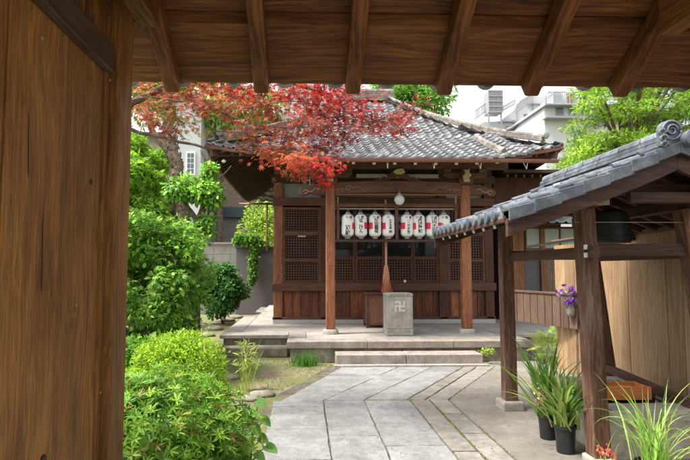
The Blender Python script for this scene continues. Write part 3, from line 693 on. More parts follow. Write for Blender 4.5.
MB().box(PXS[0]+.1,PXS[1]-.1,PYY-.07,PYY-.091,Z9(195.2),Z9(194.0)).build('beam_moulding', M['orange_board'], hall)
# elephant-nose beam ends outside the pillars
for x, s in ((PXS[0], -1), (PXS[1], 1)):
    prof = [(0,-.10),(.20,-.10),(.30,-.075),(.36,-.11),(.44,-.13),(.50,-.09),(.50,-.02),(.44,.03),(.36,.03),(.30,.07),(.18,.10),(0,.11)]
    MB().plate([(x + s*(.09+a), Z9(189)+c) for a, c in prof][::s], PYY-.06, PYY+.06).build('beam_nose', M['hall_beam'], hall, .01)
    pts = [(x + s*(.20+.25*i/10), PYY-.066, Z9(189) + .035*math.sin(i/10*2*math.pi)-.02) for i in range(11)]
    cur = [(x + s*(.47 + .035*math.cos(a)), PYY-.066, Z9(189)-.05+.035*math.sin(a)) for a in [i/10*1.7*math.pi for i in range(11)]]
    MB().tube(pts, .010, 6).tube(cur, .010, 6).build('nose_carving', M['post_end'], hall, smooth=True)
# bracket sets on the pillars
for x in PXS:
    MB().box(x-.13,x+.13,PYY-.13,PYY+.13,Z9(183.5),Z9(178)).box(x-.10,x+.10,PYY-.10,PYY+.10,Z9(184),Z9(183.5)).build('bearing_block', M['hall_beam'], hall, .012)
    mb = MB().plate([(x-.42,Z9(171.5)),(x-.42,Z9(174)),(x-.33,Z9(177.5)),(x+.33,Z9(177.5)),(x+.42,Z9(174)),(x+.42,Z9(171.5))], PYY-.06, PYY+.06)
    for q in (-.34,0,.34): mb.box(x+q-.075,x+q+.075,PYY-.09,PYY+.09,Z9(171.4),Z9(167.5))
    mb.build('bracket_arm', M['hall_beam'], hall, .008)
    MB().plate([(x-.055,Z9(182)),(x+.055,Z9(182)),(x+.035,Z9(178)),(x+.085,Z9(175.5)),(x+.04,Z9(172)),(x+.055,Z9(168)),(x,Z9(170)),(x-.05,Z9(169)),(x-.035,Z9(173)),(x-.08,Z9(176))][::1], PYY-.20, PYY-.135).build('carved_nose', M['ochre_paint'], hall, .012)
for s in (-1, 1):
    x = 1.77
# frog-leg strut
fl = [(-.45,0),(-.44,.05),(-.30,.07),(-.18,.13),(-.12,.20),(.12,.20),(.18,.13),(.30,.07),(.44,.05),(.45,0),(.28,0),(.14,.05),(0,.10),(-.14,.05),(-.28,0)]
MB().plate([(1.77+a, Z9(181)+c) for a, c in fl][::-1], PYY-.05, PYY+.05).build('frog_leg_strut', M['hall_beam'], hall, .01)
MB().plate([(1.77-.10,Z9(171)),(1.77-.03,Z9(168.5)),(1.77+.09,Z9(168)),(1.77+.13,Z9(172)),(1.77+.05,Z9(174)),(1.77-.06,Z9(173.5))], PYY-.13, PYY-.07).build('carved_crest', M['ochre_paint'], hall, .012)
for s in (-1, 1):
    pts = [(1.77+s*(.22+.14*i/8), PYY-.07, Z9(176.5)+.07*math.sin(i/8*math.pi)-.05*i/8) for i in range(9)]
    MB().tube(pts, [.02-.0015*i for i in range(9)], 6).build('strut_curl', M['post_end'], hall, smooth=True)
MB().box(-.35,3.90,PYY-.075,PYY+.075,Z9(167.4),Z9(160.5)).build('eave_purlin', M['hall_beam'], hall, .01)
MB().box(PXS[0]+.5,PXS[1]-.5,PYY-.02,PYY+.02,Z9(177),Z9(173)).build('rail_under_purlin', M['plaster'], hall)
# tie beams from porch pillars to the hall
for x in PXS:
    pts = [(x, PYY+.09, Z9(190)), (x, 10.1, Z9(190)+.16), (x, 10.8, Z9(190)+.27), (x, WY-.13, Z9(190)+.3)]
    mb = MB()
    for a, c in zip(pts, pts[1:]): mb.bar(a, c, .13, .2)
    mb.build('tie_beam', M['hall_dark'], hall)

# ---- porch roof
PE, PZ = 8.6, 3.50
def kz(y): return PZ + (y - PE) * .40 + .03 * ((y - PE) ** 2)
def KP(u, t_): y = PE + t_; up = .10 * (abs(u - 1.77) / 2.2) ** 4; return Vector((u, y, kz(y) + up))
mb = tiles(MB(), KP, -.45, 3.98, 2.0, lambda u, t_: True)
mb.build('porch_tiles', M['tile'], hall, smooth='auto')
nc = 22; cw = (3.98 + .45) / nc
for i in range(nc):
    u = -.45 + (i + .81) * cw; p = KP(u, 0); mb = MB()
    mb.lathe([(.036,-.05),(.043,-.045),(.043,0),(.03,.006)][::-1], (p.x, PE - .0, p.z + .03), 12, 'y')
    mb.box(p.x-.165, p.x-.035, PE-.035, PE-.012, p.z-.03, p.z+.02)
    mb.build('eave_tile', M['tile'], hall, smooth='auto')
for x in (.0, 3.56):
    mb = ridge_bar(MB(), [KP(x, tt) + Vector((0,0,.03)) for tt in (.12,.6,1.1,1.6)], .12, .05, 2)
    mb.build('edge_ridge', M['ridge'], hall)
for xx in (-.47, 4.0):
    for tt in range(8): MB().bar(KP(xx, tt*.25)+Vector((0,0,.012)), KP(xx, tt*.25+.26)-Vector((0,0,.008)), .10, .08).build('verge_tile', M['tile'], hall, .008)
mb = MB(); n_ = 12
for i in range(n_):
    a = [(-.5 + 4.5*i/n_), (-.5 + 4.5*(i+1)/n_)]
    mb.bar(KP(a[0], .02) - Vector((0,0,.045)), KP(a[1], .02) - Vector((0,0,.045)), .06, .05)
mb.build('eave_board', M['hall_beam'], hall)
mb = MB(); 
for i in range(8):
    for j in range(14):
        ua, ub = -.45+4.43*j/14, -.45+4.43*(j+1)/14
        mb.add([KP(ua,i*.25)-Vector((0,0,.07)), KP(ub,i*.25)-Vector((0,0,.07)), KP(ub,i*.25+.25)-Vector((0,0,.07)), KP(ua,i*.25+.25)-Vector((0,0,.07))], [(3,2,1,0)])
mb.build('soffit', M['eave_wood'], hall)
for i in range(12):
    x = -.25 + 4.04*i/11
    r_ = MB().bar(KP(x, .12)-Vector((0,0,.10)), KP(x, 1.9)-Vector((0,0,.12)), .075, .085).build('rafter', M['hall_beam'], hall)
    MB().bar(KP(x, .100)-Vector((0,0,.10)), KP(x, .119)-Vector((0,0,.10)), .052, .056).build('end_cap', M['white_paint'], r_)
gt = MB()
for a in range(1):
    prof = [(math.cos(q), math.sin(q)) for q in [math.pi + math.pi*i/8 for i in range(9)]]
    vs = []
    for X in (-.55, 4.42):
        for c, s_ in prof: vs.append((X, 8.52 + .058*c, 3.475 + .058*s_))
        for c, s_ in prof[::-1]: vs.append((X, 8.52 + .050*c, 3.475 + .050*s_))
    n = 18; gt.add(vs, [(i, (i+1)%n, n+(i+1)%n, n+i) for i in range(n)] + [tuple(range(n))[::-1], tuple(range(n, 2*n))])
gt.build('gutter', M['copper'], hall, smooth='auto')
for i in range(6): x = -.2 + i*.82; MB().tube([(x,8.56,3.42),(x,8.60,3.33),(x,8.75,3.5)], .007, 5).build('gutter_bracket', M['white_paint'], hall)

# ---- main roof (hip roof with a short ridge)
EX0, EX1, EY0, EY1, EZ = -2.02, 5.32, 10.0, 17.7, 3.92
RX0, RX1, RYc, RZ = 1.25, 2.30, 13.85, 6.32
def mz(s): return EZ + (RZ - EZ) * (.72*s + .28*s*s)
def corner(u): return .20 * abs(u) ** 5
def front(u, t_):      # u = x at the eave line, t_ along plan depth
    s = t_ / (RYc - EY0); un = (u - (EX0+EX1)/2) / ((EX1-EX0)/2); return Vector((u, EY0 + t_, mz(s) + corner(max(-1,min(1,un))) * (1-s)**2))
def back(u, t_):
    v = front(u, t_); return Vector((EX0+EX1-u, EY1 - (v.y - EY0), v.z))
def left(u, t_):       # u = y reversed
    s = t_ / (RX0 - EX0); un = (u - (EY0+EY1)/2) / ((EY1-EY0)/2); return Vector((EX0 + t_, EY0+EY1-u, mz(s) + corner(max(-1,min(1,un))) * (1-s)**2))
def right(u, t_):
    s = t_ / (EX1 - RX1); un = (u - (EY0+EY1)/2) / ((EY1-EY0)/2); return Vector((EX1 - t_, u, mz(s) + corner(max(-1,min(1,un))) * (1-s)**2))
def in_f(u, t_): s = t_/(RYc-EY0); return EX0 + (RX0-EX0)*s - .1 < u < EX1 + (RX1-EX1)*s + .1
def in_s(u, t_): s = t_/3.2; h = (EY1-EY0)/2*(1-s); return abs(u-(EY0+EY1)/2) < h + .1
mb = MB(); tiles(mb, front, EX0, EX1, RYc-EY0, in_f); tiles(mb, back, EX0, EX1, RYc-EY0, in_f, cl=.3, cw=.3)
tiles(mb, left, EY0, EY1, RX0-EX0, in_s); tiles(mb, right, EY0, EY1, EX1-RX1, in_s)
mb.build('roof_tiles', M['tile'], hall, smooth='auto')
def hip(ax, ay, rx):
    pts = []
    for i in range(13):
        s = i/12; x = ax + (rx-ax)*s; y = ay + (RYc-ay)*s; pts.append(Vector((x, y, mz(s) + .20*(1-s)**2 + .04)))
    return pts
for ax, ay, rx in ((EX1,EY0,RX1),(EX0,EY0,RX0),(EX1,EY1,RX1),(EX0,EY1,RX0)):
    pts = hip(ax, ay, rx)
    r_ = ridge_bar(MB(), pts[1:], .16, .09, 3).build('hip_ridge', M['ridge'], hall)
    e = pts[1]; d = (pts[0]-pts[2]).normalized()
    MB().lathe([(.02,-.04),(.065,-.035),(.075,0),(.065,.03),(.03,.035)], (e.x+d.x*.05, e.y+d.y*.05, e.z+.12), 14, 'y').build('ridge_end_tile', M['tile'], r_, smooth='auto')
    q = pts[3]
    MB().tube([q+Vector((0,0,.14)), q+d*.12+Vector((0,0,.20)), q+d*.25+Vector((0,0,.30)), q+d*.33+Vector((0,0,.36))], [.07,.06,.045,.02], 8).build('upturned_tile', M['tile'], r_, smooth=True)
ridge_bar(MB(), [(RX0-.2,RYc,RZ),(RX1+.2,RYc,RZ)], .26, .26, 4).build('top_ridge', M['ridge'], hall)
# roof underside, eave boards and rafters
mb = MB()
for fn, a, c, L_, ins in ((front,EX0,EX1,RYc-EY0,0),(left,EY0,EY1,RX0-EX0,1),(right,EY0,EY1,EX1-RX1,1)):
    N_ = 24
    for i in range(N_):
        u0_, u1_ = a+(c-a)*i/N_, a+(c-a)*(i+1)/N_
        D_ = 1.32
        q = []
        for u, tt in ((u0_,0),(u1_,0),(u1_,D_),(u0_,D_)):
            lo = a + tt*.98; hi = c - tt*.98; q.append(fn(min(max(u, lo), hi), tt) - Vector((0,0,.06)))
        mb.add(q, [(3,2,1,0)])
mb.build('soffit', M['eave_wood'], hall)
mb = MB()
for fn, a, c in ((front,EX0,EX1),(left,EY0,EY1),(right,EY0,EY1)):
    for i in range(20):
        u0_, u1_ = a+(c-a)*i/20, a+(c-a)*(i+1)/20
        mb.bar(fn(u0_, .03)-Vector((0,0,.055)), fn(u1_, .03)-Vector((0,0,.055)), .06, .07)
mb.build('eave_board', M['hall_beam'], hall)
def rafters(fn, a, c, n, skip=lambda u: False):
    for i in range(n):
        u = a + (c-a)*(i+.5)/n
        if skip(u): continue
        e = min(u - a, c - u); ln = min(1.28, e*.98)
        if ln < .15: continue
        MB().bar(fn(u, .06)-Vector((0,0,.115)), fn(u, ln)-Vector((0,0,.115)), .055, .075).build('rafter', M['eave_wood'], hall)
rafters(left, EY0, EY1, 34)
rafters(front, EX0, EX1, 34, lambda u: .3 < u < 3.2)
for ax, ay, ex, ey in ((EX0,EY0,HX0,WY),(EX1,EY0,HX1,WY)):
    MB().bar((ax+(.1 if ax<0 else -.1), ay+.1, EZ+.02), (ex, ey, EZ+.33), .12, .16).build('corner_rafter', M['hall_beam'], hall)
MB().lathe([(.03,-.03),(.05,0),(.03,.03)], (EX0+.35, EY0+.2, EZ-.14), 10).build('insulator', M['white_paint'], hall, smooth=True)
MB().tube([(.10,10.45,3.62),(.10,10.45,3.2)], .012, 5).build('green_cord', plain('green_cord',(.22,.5,.34),.6), hall)

# ================================================================== things on and round the porch
# lantern frame hanging between the pillars
fr = thing('lantern_rack', 'brown wooden rack holding the row of white paper lanterns between the porch pillars', 'rack', (1.77, PYY-.02, Z9(242)))
LX0, LX1 = X9(338), X9(458)
for z in (Z9(204.8), Z9(241)): MB().box(LX0-.09, LX1+.06, PYY-.02, PYY+.02, z-.035 if z>2.5 else z-.02, z+.03).build('rail', M['hall_beam'] if z > 2.5 else M['shelter_beam'], fr, .004)
for x in (LX0, X9(397.5), LX1): MB().box(x-.028, x+.028, PYY-.018, PYY+.018, Z9(241)+.03, Z9(204.8)-.035).build('upright', M['hall_beam'], fr, .004)
MB().box(LX0-.06,LX1+.04,PYY+.022,PYY+.04,Z9(208.6),Z9(207.8)).build('hanging_rod', M['metal_grey'], fr)
for x in (LX0, LX1): MB().tube([(x, PYY, Z9(204)), (x, PYY, Z9(196))], .01, 5).build('hanger', M['metal_grey'], fr)

def text_mesh(body, size):
    c = bpy.data.curves.new('text', 'FONT'); c.body = body; c.size = size; c.align_x = 'CENTER'; c.align_y = 'CENTER'; c.offset = size * .022
    o = bpy.data.objects.new('text', c); COL.objects.link(o)
    bpy.context.view_layer.update()
    me = o.evaluated_get(bpy.context.evaluated_depsgraph_get()).to_mesh()
    vs = [tuple(v.co) for v in me.vertices]; fs = [tuple(p.vertices) for p in me.polygons]
    o.to_mesh_clear() if False else None
    bpy.data.objects.remove(o); bpy.data.curves.remove(c)
    return vs, fs
LR = .118; LH = .40
def lantern_radius(z):   # z from -LH/2..LH/2 about the centre of the paper body
    f = abs(z) / (LH/2)
    return LR * (1 - .32 * max(0, (f - .72) / .28) ** 2.2)
def wrap(vs, cx, cz, y, ang, zoff, extra=.0035):
    out = []
    for x, z, _ in vs:
        a = ang + x / LR; zz = z + zoff; r = lantern_radius(zz) + extra
        out.append((cx + r*math.sin(a), y - r*math.cos(a), cz + zz))
    return out
LANT = [(347.6,'奉 献','茂蔵','two large low characters, leftmost in the rack',.30,1),
        (361.4,'奉 献','なごけん','thin looping characters, second from left in the rack',0.0,1),
        (375.4,'奉 献','織田稲荷','dense heavy characters, third from left in the rack',.05,-1),
        (389.0,'奉','小さな幸福','red seal at its left, just left of the rack centre post',.35,-1),
        (407.6,'奉 献','一二三大吉','fine light writing, just right of the rack centre post',0.0,-1),
        (420.3,'奉 献','丹波屋町','bold slanting writing, third from right in the rack',.22,-1),
        (433.2,'奉 献','山王寺','widely spaced characters, second from right in the rack',.05,-1),
        (445.6,'奉 献','心願','a bright red disc, rightmost beside the shelter eave',.30,-1)]
base_lantern = None; tilts = [1.5,-1.2,.6,-.4,1.0,-1.6,.9,-.8]
for i, (px, top, main, desc, ta, side) in enumerate(LANT):
    cx = X9(px); cz = Z9(225.4); y = PYY - .0
    t = thing('paper_lantern', 'white paper lantern with ' + desc, 'lantern', (cx, y, cz - LH/2 - .05), 'white paper lanterns hanging in the porch rack')
    prof = []; nz = 34
    for j in range(nz + 1):
        z = -LH/2 + LH*j/nz; prof.append((lantern_radius(z) - (.0034 if j % 2 else 0), z))
    MB().lathe(prof, (cx, y, cz), 28).build('paper_body', M['paper'], t, smooth=True)
    for s in (-1, 1):
        MB().lathe([(.078, s*(LH/2-.004)), (.08, s*(LH/2+.012)), (.055, s*(LH/2+.02)), (.045, s*(LH/2+.05))][::s], (cx, y, cz), 20).build('cap' if s > 0 else 'base_ring', M['lantern_cap'], t, smooth='auto')
    MB().tube([(cx-.03,y,cz+LH/2+.045),(cx,y,cz+LH/2+.11),(cx+.03,y,cz+LH/2+.045)], .005, 5).build('handle', M['metal_grey'], t)
    t.rotation_euler = (0, R(tilts[i]), R(tilts[i]*5)); tw = []; fw = []
    def putt(body, size, ang, zo):
        vs, fs = text_mesh(body, size)
        b0 = len(tw); tw.extend(wrap(vs, cx, cz, y, ang, zo)); fw.extend([tuple(a + b0 for a in f) for f in fs])
    putt(top, .060, 0 if ' ' in top else -.1, LH*.36)
    nch = len(main); avail = LH*.68; cs = min(avail/nch*1.18, .100)
    z0 = LH*.24 if nch > 2 else -LH*.10
    for k, ch in enumerate(main):
        st = (avail/nch) if nch > 2 else .105
        putt(ch, cs*1.02, ta*(.6 if nch>2 else -.7), z0 - st*(k+.15))
    o = MB().add(tw, fw).build('inscription', M['ink'], t)
    # red seal
    q = []; n1, n2 = 6, 5; rw = .060 if i != 7 else .08; rh = .062 if i != 7 else .068
    if i == 7:
        vs = [(0,0,0)] + [(rw*math.cos(2*math.pi*k/20), rh*math.sin(2*math.pi*k/20), 0) for k in range(20)]; fs = [(0, 1+k, 1+(k+1)%20) for k in range(20)]
    else:
        vs = []; fs = []
        # seal broken into characters-like blocks
        for a0,a1,b0,b1 in ((-1,-.15,.1,1),(.0,1,.1,1),(-1,-.15,-1,-.05),(.0,1,-1,-.05),(-1,1,-.05,.1),(-.15,0,-1,1)):
            for ii in range(3):
                k = len(vs); xa = a0+(a1-a0)*ii/3; xb = a0+(a1-a0)*(ii+1)/3
                vs += [(xa*rw,b0*rh,0),(xb*rw,b0*rh,0),(xb*rw,b1*rh,0),(xa*rw,b1*rh,0)]; fs.append((k,k+1,k+2,k+3))
    MB().add(wrap(vs, cx, cz, y, side*(1.08 if i != 7 else .85), -.01, .003), fs).build('red_seal', M['red_ink'], t)

t = thing('globe_lamp', 'round white glass globe lamp hanging above the lantern rack', 'lamp', (X9(398.5), PYY-.17, Z9(205)))
MB().lathe([(.02,-.098),(.06,-.078),(.088,-.04),(.098,0),(.088,.04),(.06,.078),(.03,.096)], (X9(398.7), PYY-.17, Z9(200.4)), 24).build('globe', M['globe'], t, smooth=True)
MB().lathe([(.032,.09),(.035,.12),(.02,.135),(.012,.16)], (X9(398.7), PYY-.17, Z9(200.4)), 14).build('fitting', M['lantern_cap'], t, smooth=True)
MB().tube([(X9(398.7), PYY-.17, Z9(200.4)+.15),(X9(398.7), PYY-.1, Z9(200.4)+.2)], .01, 6).build('arm', M['metal_grey'], t)

t = thing('bell_rope', 'thick pale hemp bell rope with an orange tassel hanging in front of the doors', 'bell rope', (X9(388), PYY+.17, Z9(291)))
xr = X9(387.8)
mb = MB()
for s in range(3):
    pts = []
    for i in range(90):
        z = Z9(198) - (Z9(198)-Z9(266))*i/89; a = s*2*math.pi/3 + i*.42
        pts.append((xr + .011*math.cos(a), PYY+.17 + .011*math.sin(a), z))
    mb.tube(pts, .014, 6)
mb.build('rope', M['rope'], t, smooth=True)
MB().lathe([(.072,Z9(292)),(.062,Z9(288)),(.055,Z9(278)),(.038,Z9(268)),(.028,Z9(265))], (xr, PYY+.17, 0), 16).build('tassel', M['rope_orange'], t, smooth=True)
mb = MB()
for k in range(20):
    a = 2*math.pi*k/20; mb.tube([(xr+.03*math.cos(a),PYY+.17+.03*math.sin(a),Z9(266)),(xr+.06*math.cos(a),PYY+.17+.06*math.sin(a),Z9(278)),(xr+.076*math.cos(a),PYY+.17+.076*math.sin(a),Z9(292.5))], .007, 5)
mb.build('tassel_strands', M['rope'], t, smooth=True)
for s in (-1, 1): MB().tube([(xr+s*.05,PYY+.12,Z9(280)),(xr+s*.10,PYY+.13,Z9(292))], [.006,.011], 6).build('red_ribbon', M['red_cloth'], t)

OY = 10.35
t = thing('offertory_box', 'brown wooden offertory box standing behind the pale stone pillar box', 'offertory box', ((366-305)*OY/500+.4, OY, PL))
ox0 = (366-305)*OY/500; ox1 = ox0 + .86; ozt = 1.55 - (293-270)*OY/500
MB().box(ox0+.03,ox1-.03,OY+.02,OY+.5,PL+.06,ozt-.03).build('body', M['box_wood'], t)
mb = MB()
for x in (ox0, ox1-.05): 
    for y in (OY, OY+.47): mb.box(x, x+.05, y, y+.05, PL, ozt-.03)
mb.box(ox0+.05,ox1-.05,OY+.005,OY+.045,PL+.05,PL+.10).box(ox0+.05,ox1-.05,OY+.005,OY+.045,ozt-.09,ozt-.03).box(ox0+.40,ox0+.44,OY+.008,OY+.04,PL+.1,ozt-.09)
mb.build('frame', M['hall_beam'], t, .005)
mb = MB().box(ox0-.02,ox1+.02,OY-.02,OY+.03,ozt-.03,ozt).box(ox0-.02,ox1+.02,OY+.49,OY+.54,ozt-.03,ozt)
for i in range(10): x = ox0 + i*(ox1-ox0-.03)/9; mb.box(x, x+.03, OY+.03, OY+.49, ozt-.03, ozt-.005)
mb.build('slatted_top', M['hall_beam'], t, .003)

SY = 9.12; ks = SY/500
sx0, sx1 = (386.8-305)*ks, (412.8-305)*ks; sc_ = (sx0+sx1)/2
t = thing('stone_box', 'pale square stone box with a white emblem standing on the porch floor', 'stone box', (sc_, SY, PL))
zt = 1.55-(293.2-270)*ks
MB().box(sx0-.005,sx1+.005,SY-.01,SY+.47,PL,PL+.115).build('plinth', M['box_stone'], t, .012)
MB().box(sx0,sx1,SY,SY+.46,PL+.118,zt-.06).build('body', M['box_stone'], t, .008)
MB().box(sx0-.004,sx1+.004,SY-.006,SY+.466,zt-.058,zt).build('cap', M['box_stone'], t, .012)
# white manji built from bars
cx, cz, a, w = (399.8-305)*ks, 1.55-(306.3-270)*ks, .095, .034
em = MB(); y0, y1 = SY-.006, SY+.004
em.box(cx-w/2,cx+w/2,y0,y1,cz-a,cz+a).box(cx-a,cx-w/2,y0,y1,cz-w/2,cz+w/2).box(cx+w/2,cx+a,y0,y1,cz-w/2,cz+w/2)
em.box(cx-a,cx-w/2,y0,y1,cz+a-w,cz+a).box(cx+w/2,cx+a,y0,y1,cz-a,cz-a+w).box(cx-a,cx-a+w,y0,y1,cz-a,cz-w/2).box(cx+a-w,cx+a,y0,y1,cz+w/2,cz+a)
em.build('emblem', plain('worn_white_paint', (.52,.52,.49), .8, var=.3, scale=45), t, .004)
mb = MB()
for i in range(5): mb.box(sx0+.06+i*.075, sx0+.105+i*.075, SY-.0075, SY-.002, zt-.04, zt-.018)
mb.build('carved_letters', plain('carved_shadow_stone',(.2,.19,.17),.9), t)

# ================================================================== WATER SHELTER
sh = thing('water_shelter', 'small open timber shelter with a grey tiled gable roof over the wash basin', 'shelter', (2.8, 4.8, 0))
SX, SHX = 2.86, 1.325
SY0, SY1 = 3.70, 5.86
def sz(d): return 2.505 - .555*(d/SHX)**.94 + .02*(d/SHX)**2 if d > 0 else 2.505   # d = distance from the ridge
def SL(u, t_):  d = SHX - t_; return Vector((SX - d, u, sz(max(0,d))))
def SR(u, t_):  d = SHX - t_; return Vector((SX + d, SY0+SY1-u, sz(max(0,d))))
mb = MB(); tiles(mb, SL, SY0+.10, SY1-.05, SHX-.02, lambda u,t_: True, cw=.17, cl=.17, amp=.028, step=.026); tiles(mb, SR, SY0+.05, SY1-.1, SHX-.02, lambda u,t_: True, cw=.17, cl=.17, amp=.028, step=.026)
mb.build('roof_tiles', M['tile_s'], sh, smooth='auto')
# eave end tiles
for s, fn in ((-1, SL), (1, SR)):
    for i in range(13):
        mb = MB(); u = SY0+.10 + (i+.81)*(SY1-SY0-.15)/13; p = fn(u, 0)
        mb.lathe([(.036,-.03),(.042,-.028),(.042,.02),(.03,.024)], (p.x - (.012 if s<0 else -.012), p.y, p.z+.012), 12, 'x')
        mb.box(p.x-.012, p.x+.012, p.y-.138, p.y-.034, p.z-.05, p.z-.002)
        mb.build('eave_tile', M['tile_s'], sh, smooth='auto')
# verge tiles down both sides of both gables
for yy, sgn in ((SY0, 1), (SY1, -1)):
    nt = 7
    for side in (-1, 1):
        for i in range(nt):
            mb = MB()
            d0, d1 = SHX*(nt-i)/nt + .012, max(0, SHX*(nt-i-1)/nt - .012)
            jr = random.uniform(-.005,.005); a = Vector((SX+side*d0, 0, sz(d0)+.050+jr)); c = Vector((SX+side*d1, 0, sz(d1)+.022+jr*.5))
            ya, yb = sorted((yy-.035*sgn, yy+.13*sgn)); th = .022
            yo = yy-(.035+.004*(i%2))*sgn; yi = yy-(.013+.001*(i%2))*sgn
            # one L-shaped slab: flat top with a lip hanging over the barge board
            sec = [(yb if sgn > 0 else ya, 0), (yo, 0), (yo, -.088), (yi, -.088), (yi, -th), (yb if sgn > 0 else ya, -th)]
            v = [(a.x, y, a.z+z*(1.15 if z < -.05 else 1)) for y, z in sec] + [(c.x, y, c.z+z) for y, z in sec]
            f = [tuple(range(6)), tuple(range(6, 12))[::-1]] + [(k, 6+k, 6+(k+1)%6, (k+1)%6) for k in range(6)]
            mb.add(v, f); mb.build('verge_tile', M['tile_s'], sh, .006)
    mb = MB()
    for side in (-1, 1):
        for i in range(6):
            d0, d1 = SHX*(6-i)/6, SHX*(5-i)/6
            mb.tube([(SX+side*d0, yy+.13*sgn, sz(d0)+.048), (SX+side*(d1-.0), yy+.13*sgn, sz(d1)+.030)], [.034,.030], 10)
    mb.build('verge_roll', M['tile_s'], sh, smooth='auto')
ridge_bar(MB(), [(SX,SY0+.06,2.525),(SX,SY1-.06,2.525)], .16, .07, 2).build('ridge', M['tile_s'], sh)
# ornamental ridge end: round face with swirl, side curls and a projecting round cap
def ring(mb, c, r0, r, n=24, yv=0, a0=0, a1=2*math.pi):
    mb.tube([(c[0]+r0*math.cos(a0+(a1-a0)*i/n), c[1], c[2]+r0*math.sin(a0+(a1-a0)*i/n)) for i in range(n+1)], r, 8, cap=True)
oc = (2.80, SY0-.02, 2.615)
e = MB().lathe([(.07,.0),(.084,.008),(.086,.05),(.07,.06)], oc, 28, 'y').build('ridge_end_tile', M['tile_s'], sh, smooth='auto')
mb = MB(); ring(mb, (oc[0],oc[1]-.005,oc[2]), .072, .010)
pts = [(oc[0]+(.047-.0013*i)*math.cos(.35*i), oc[1]-.008, oc[2]+(.047-.0013*i)*math.sin(.35*i)) for i in range(26)]
mb.tube(pts, [.010-.0002*i for i in range(26)], 8); mb.build('swirl', M['tile_s'], e, smooth=True)
mb = MB()
for c_, s_ in (((2.715,2.595),.028),((2.725,2.548),.030),((2.728,2.50),.026),((2.955,2.585),.028)):
    pts = [(c_[0]+(s_-s_*.036*i)*math.cos(.4*i), SY0-.035, c_[1]+(s_-s_*.036*i)*math.sin(.4*i)) for i in range(22)]; mb.tube(pts, [.013-.0004*i for i in range(22)], 8)
mb.box(2.715,2.965,SY0-.03,SY0+.03,2.50,2.575)
mb.build('curl', M['tile_s'], e, smooth='auto')
MB().lathe([(.05,-.10),(.062,-.095),(.064,.05),(.06,.2)], (2.915,SY0-.0,2.545), 22, 'y').build('round_cap', M['tile_s'], e, smooth='auto')
# barge boards
def barge(yy, name='barge_board'):
    n = 12
    for side in (-1, 1):
        vs = []
        for i in range(n+1):
            d = (SHX+.01)*i/n; x = SX + side*d; z = sz(d) - .052; h = .135 - .02*(i/n)
            for y in (yy, yy+.04): vs += [(x,y,z),(x,y,z-h)]
        fs = []
        for i in range(n):
            a = i*4; fs += [(a,a+1,a+5,a+4),(a+2,a+6,a+7,a+3),(a,a+4,a+6,a+2),(a+1,a+3,a+7,a+5)]
        fs += [(0,2,3,1),(n*4,n*4+1,n*4+3,n*4+2)]
        if side > 0: fs = [f[::-1] for f in fs]
        MB().add(vs, fs).build(name, M['shelter_beam'], sh, .004)
        vs = []
        for i in range(n+1):
            d = (SHX+.012)*i/n; x = SX + side*d; z = sz(d) - .036
            for y in (yy-.012, yy+.045): vs += [(x,y,z),(x,y,z-.03)]
        MB().add(vs, fs).build('barge_moulding', M['shelter_beam_y'], sh)
barge(SY0+.01); barge(SY1-.05)
# roof deck + rafters
mb = MB()
for fn in (SL, SR):
    for i in range(8): mb.add([fn(SY0+.05,i*SHX/8)-Vector((0,0,.03)), fn(SY1-.05,i*SHX/8)-Vector((0,0,.03)), fn(SY1-.05,(i+1)*SHX/8)-Vector((0,0,.03)), fn(SY0+.05,(i+1)*SHX/8)-Vector((0,0,.03))], [(3,2,1,0)])
mb.build('roof_boards', M['shelter_beam_y'], sh)
for fn in (SL, SR):
    for i in range(8):
        u = SY0+.17 + i*(SY1-SY0-.34)/7
        mb = MB(); pts = [fn(u, .05+ (SHX-.06)*k/5) - Vector((0,0,.065)) for k in range(6)]
        for a, c in zip(pts, pts[1:]): mb.bar(a, c, .045, .055)
        r_ = mb.build('rafter', M['shelter_beam'], sh)
        a = fn(u, .05)-Vector((0,0,.065)); d = (a - (fn(u,.2)-Vector((0,0,.065)))).normalized()
        MB().bar(a, a + d*.006, .047, .058).build('end_cap', M['white_paint'], r_)
for xa_, xb_ in ((SX-SHX-.02, SX-SHX+.01), (SX+SHX-.005, SX+SHX+.02)): MB().box(xa_, xb_, SY0+.05, SY1-.05, sz(SHX)-.055, sz(SHX)-.025).build('eave_board', M['shelter_beam_y'], sh)
# posts (leaning in towards the top)
PB = [(at(598,452,4.04).x,4.03,at(584,208,4.04).x,4.05),(at(510,396,5.6).x,5.61,at(505,235,5.6).x,5.6),(3.40,4.03,3.15,4.04),(3.44,5.62,3.22,5.60)]
for bx, by, tx, ty in PB:
    MB().bar((bx,by,.065 if by < 5 else .10),(tx,ty,2.06),.138,.138,(0,1,0),.128,.128).build('post', M['shelter_wood'], sh, .010)
    fs_ = .095 if by < 5 else .12; MB().box(bx-fs_,bx+fs_,by-fs_,by+fs_,0,.07 if by < 5 else .11).build('footing', M['granite'], sh, .02)
def at_z(i, z):
    bx,by,tx,ty = PB[i]; f = (z-.1)/1.96; return bx+(tx-bx)*f, by+(ty-by)*f
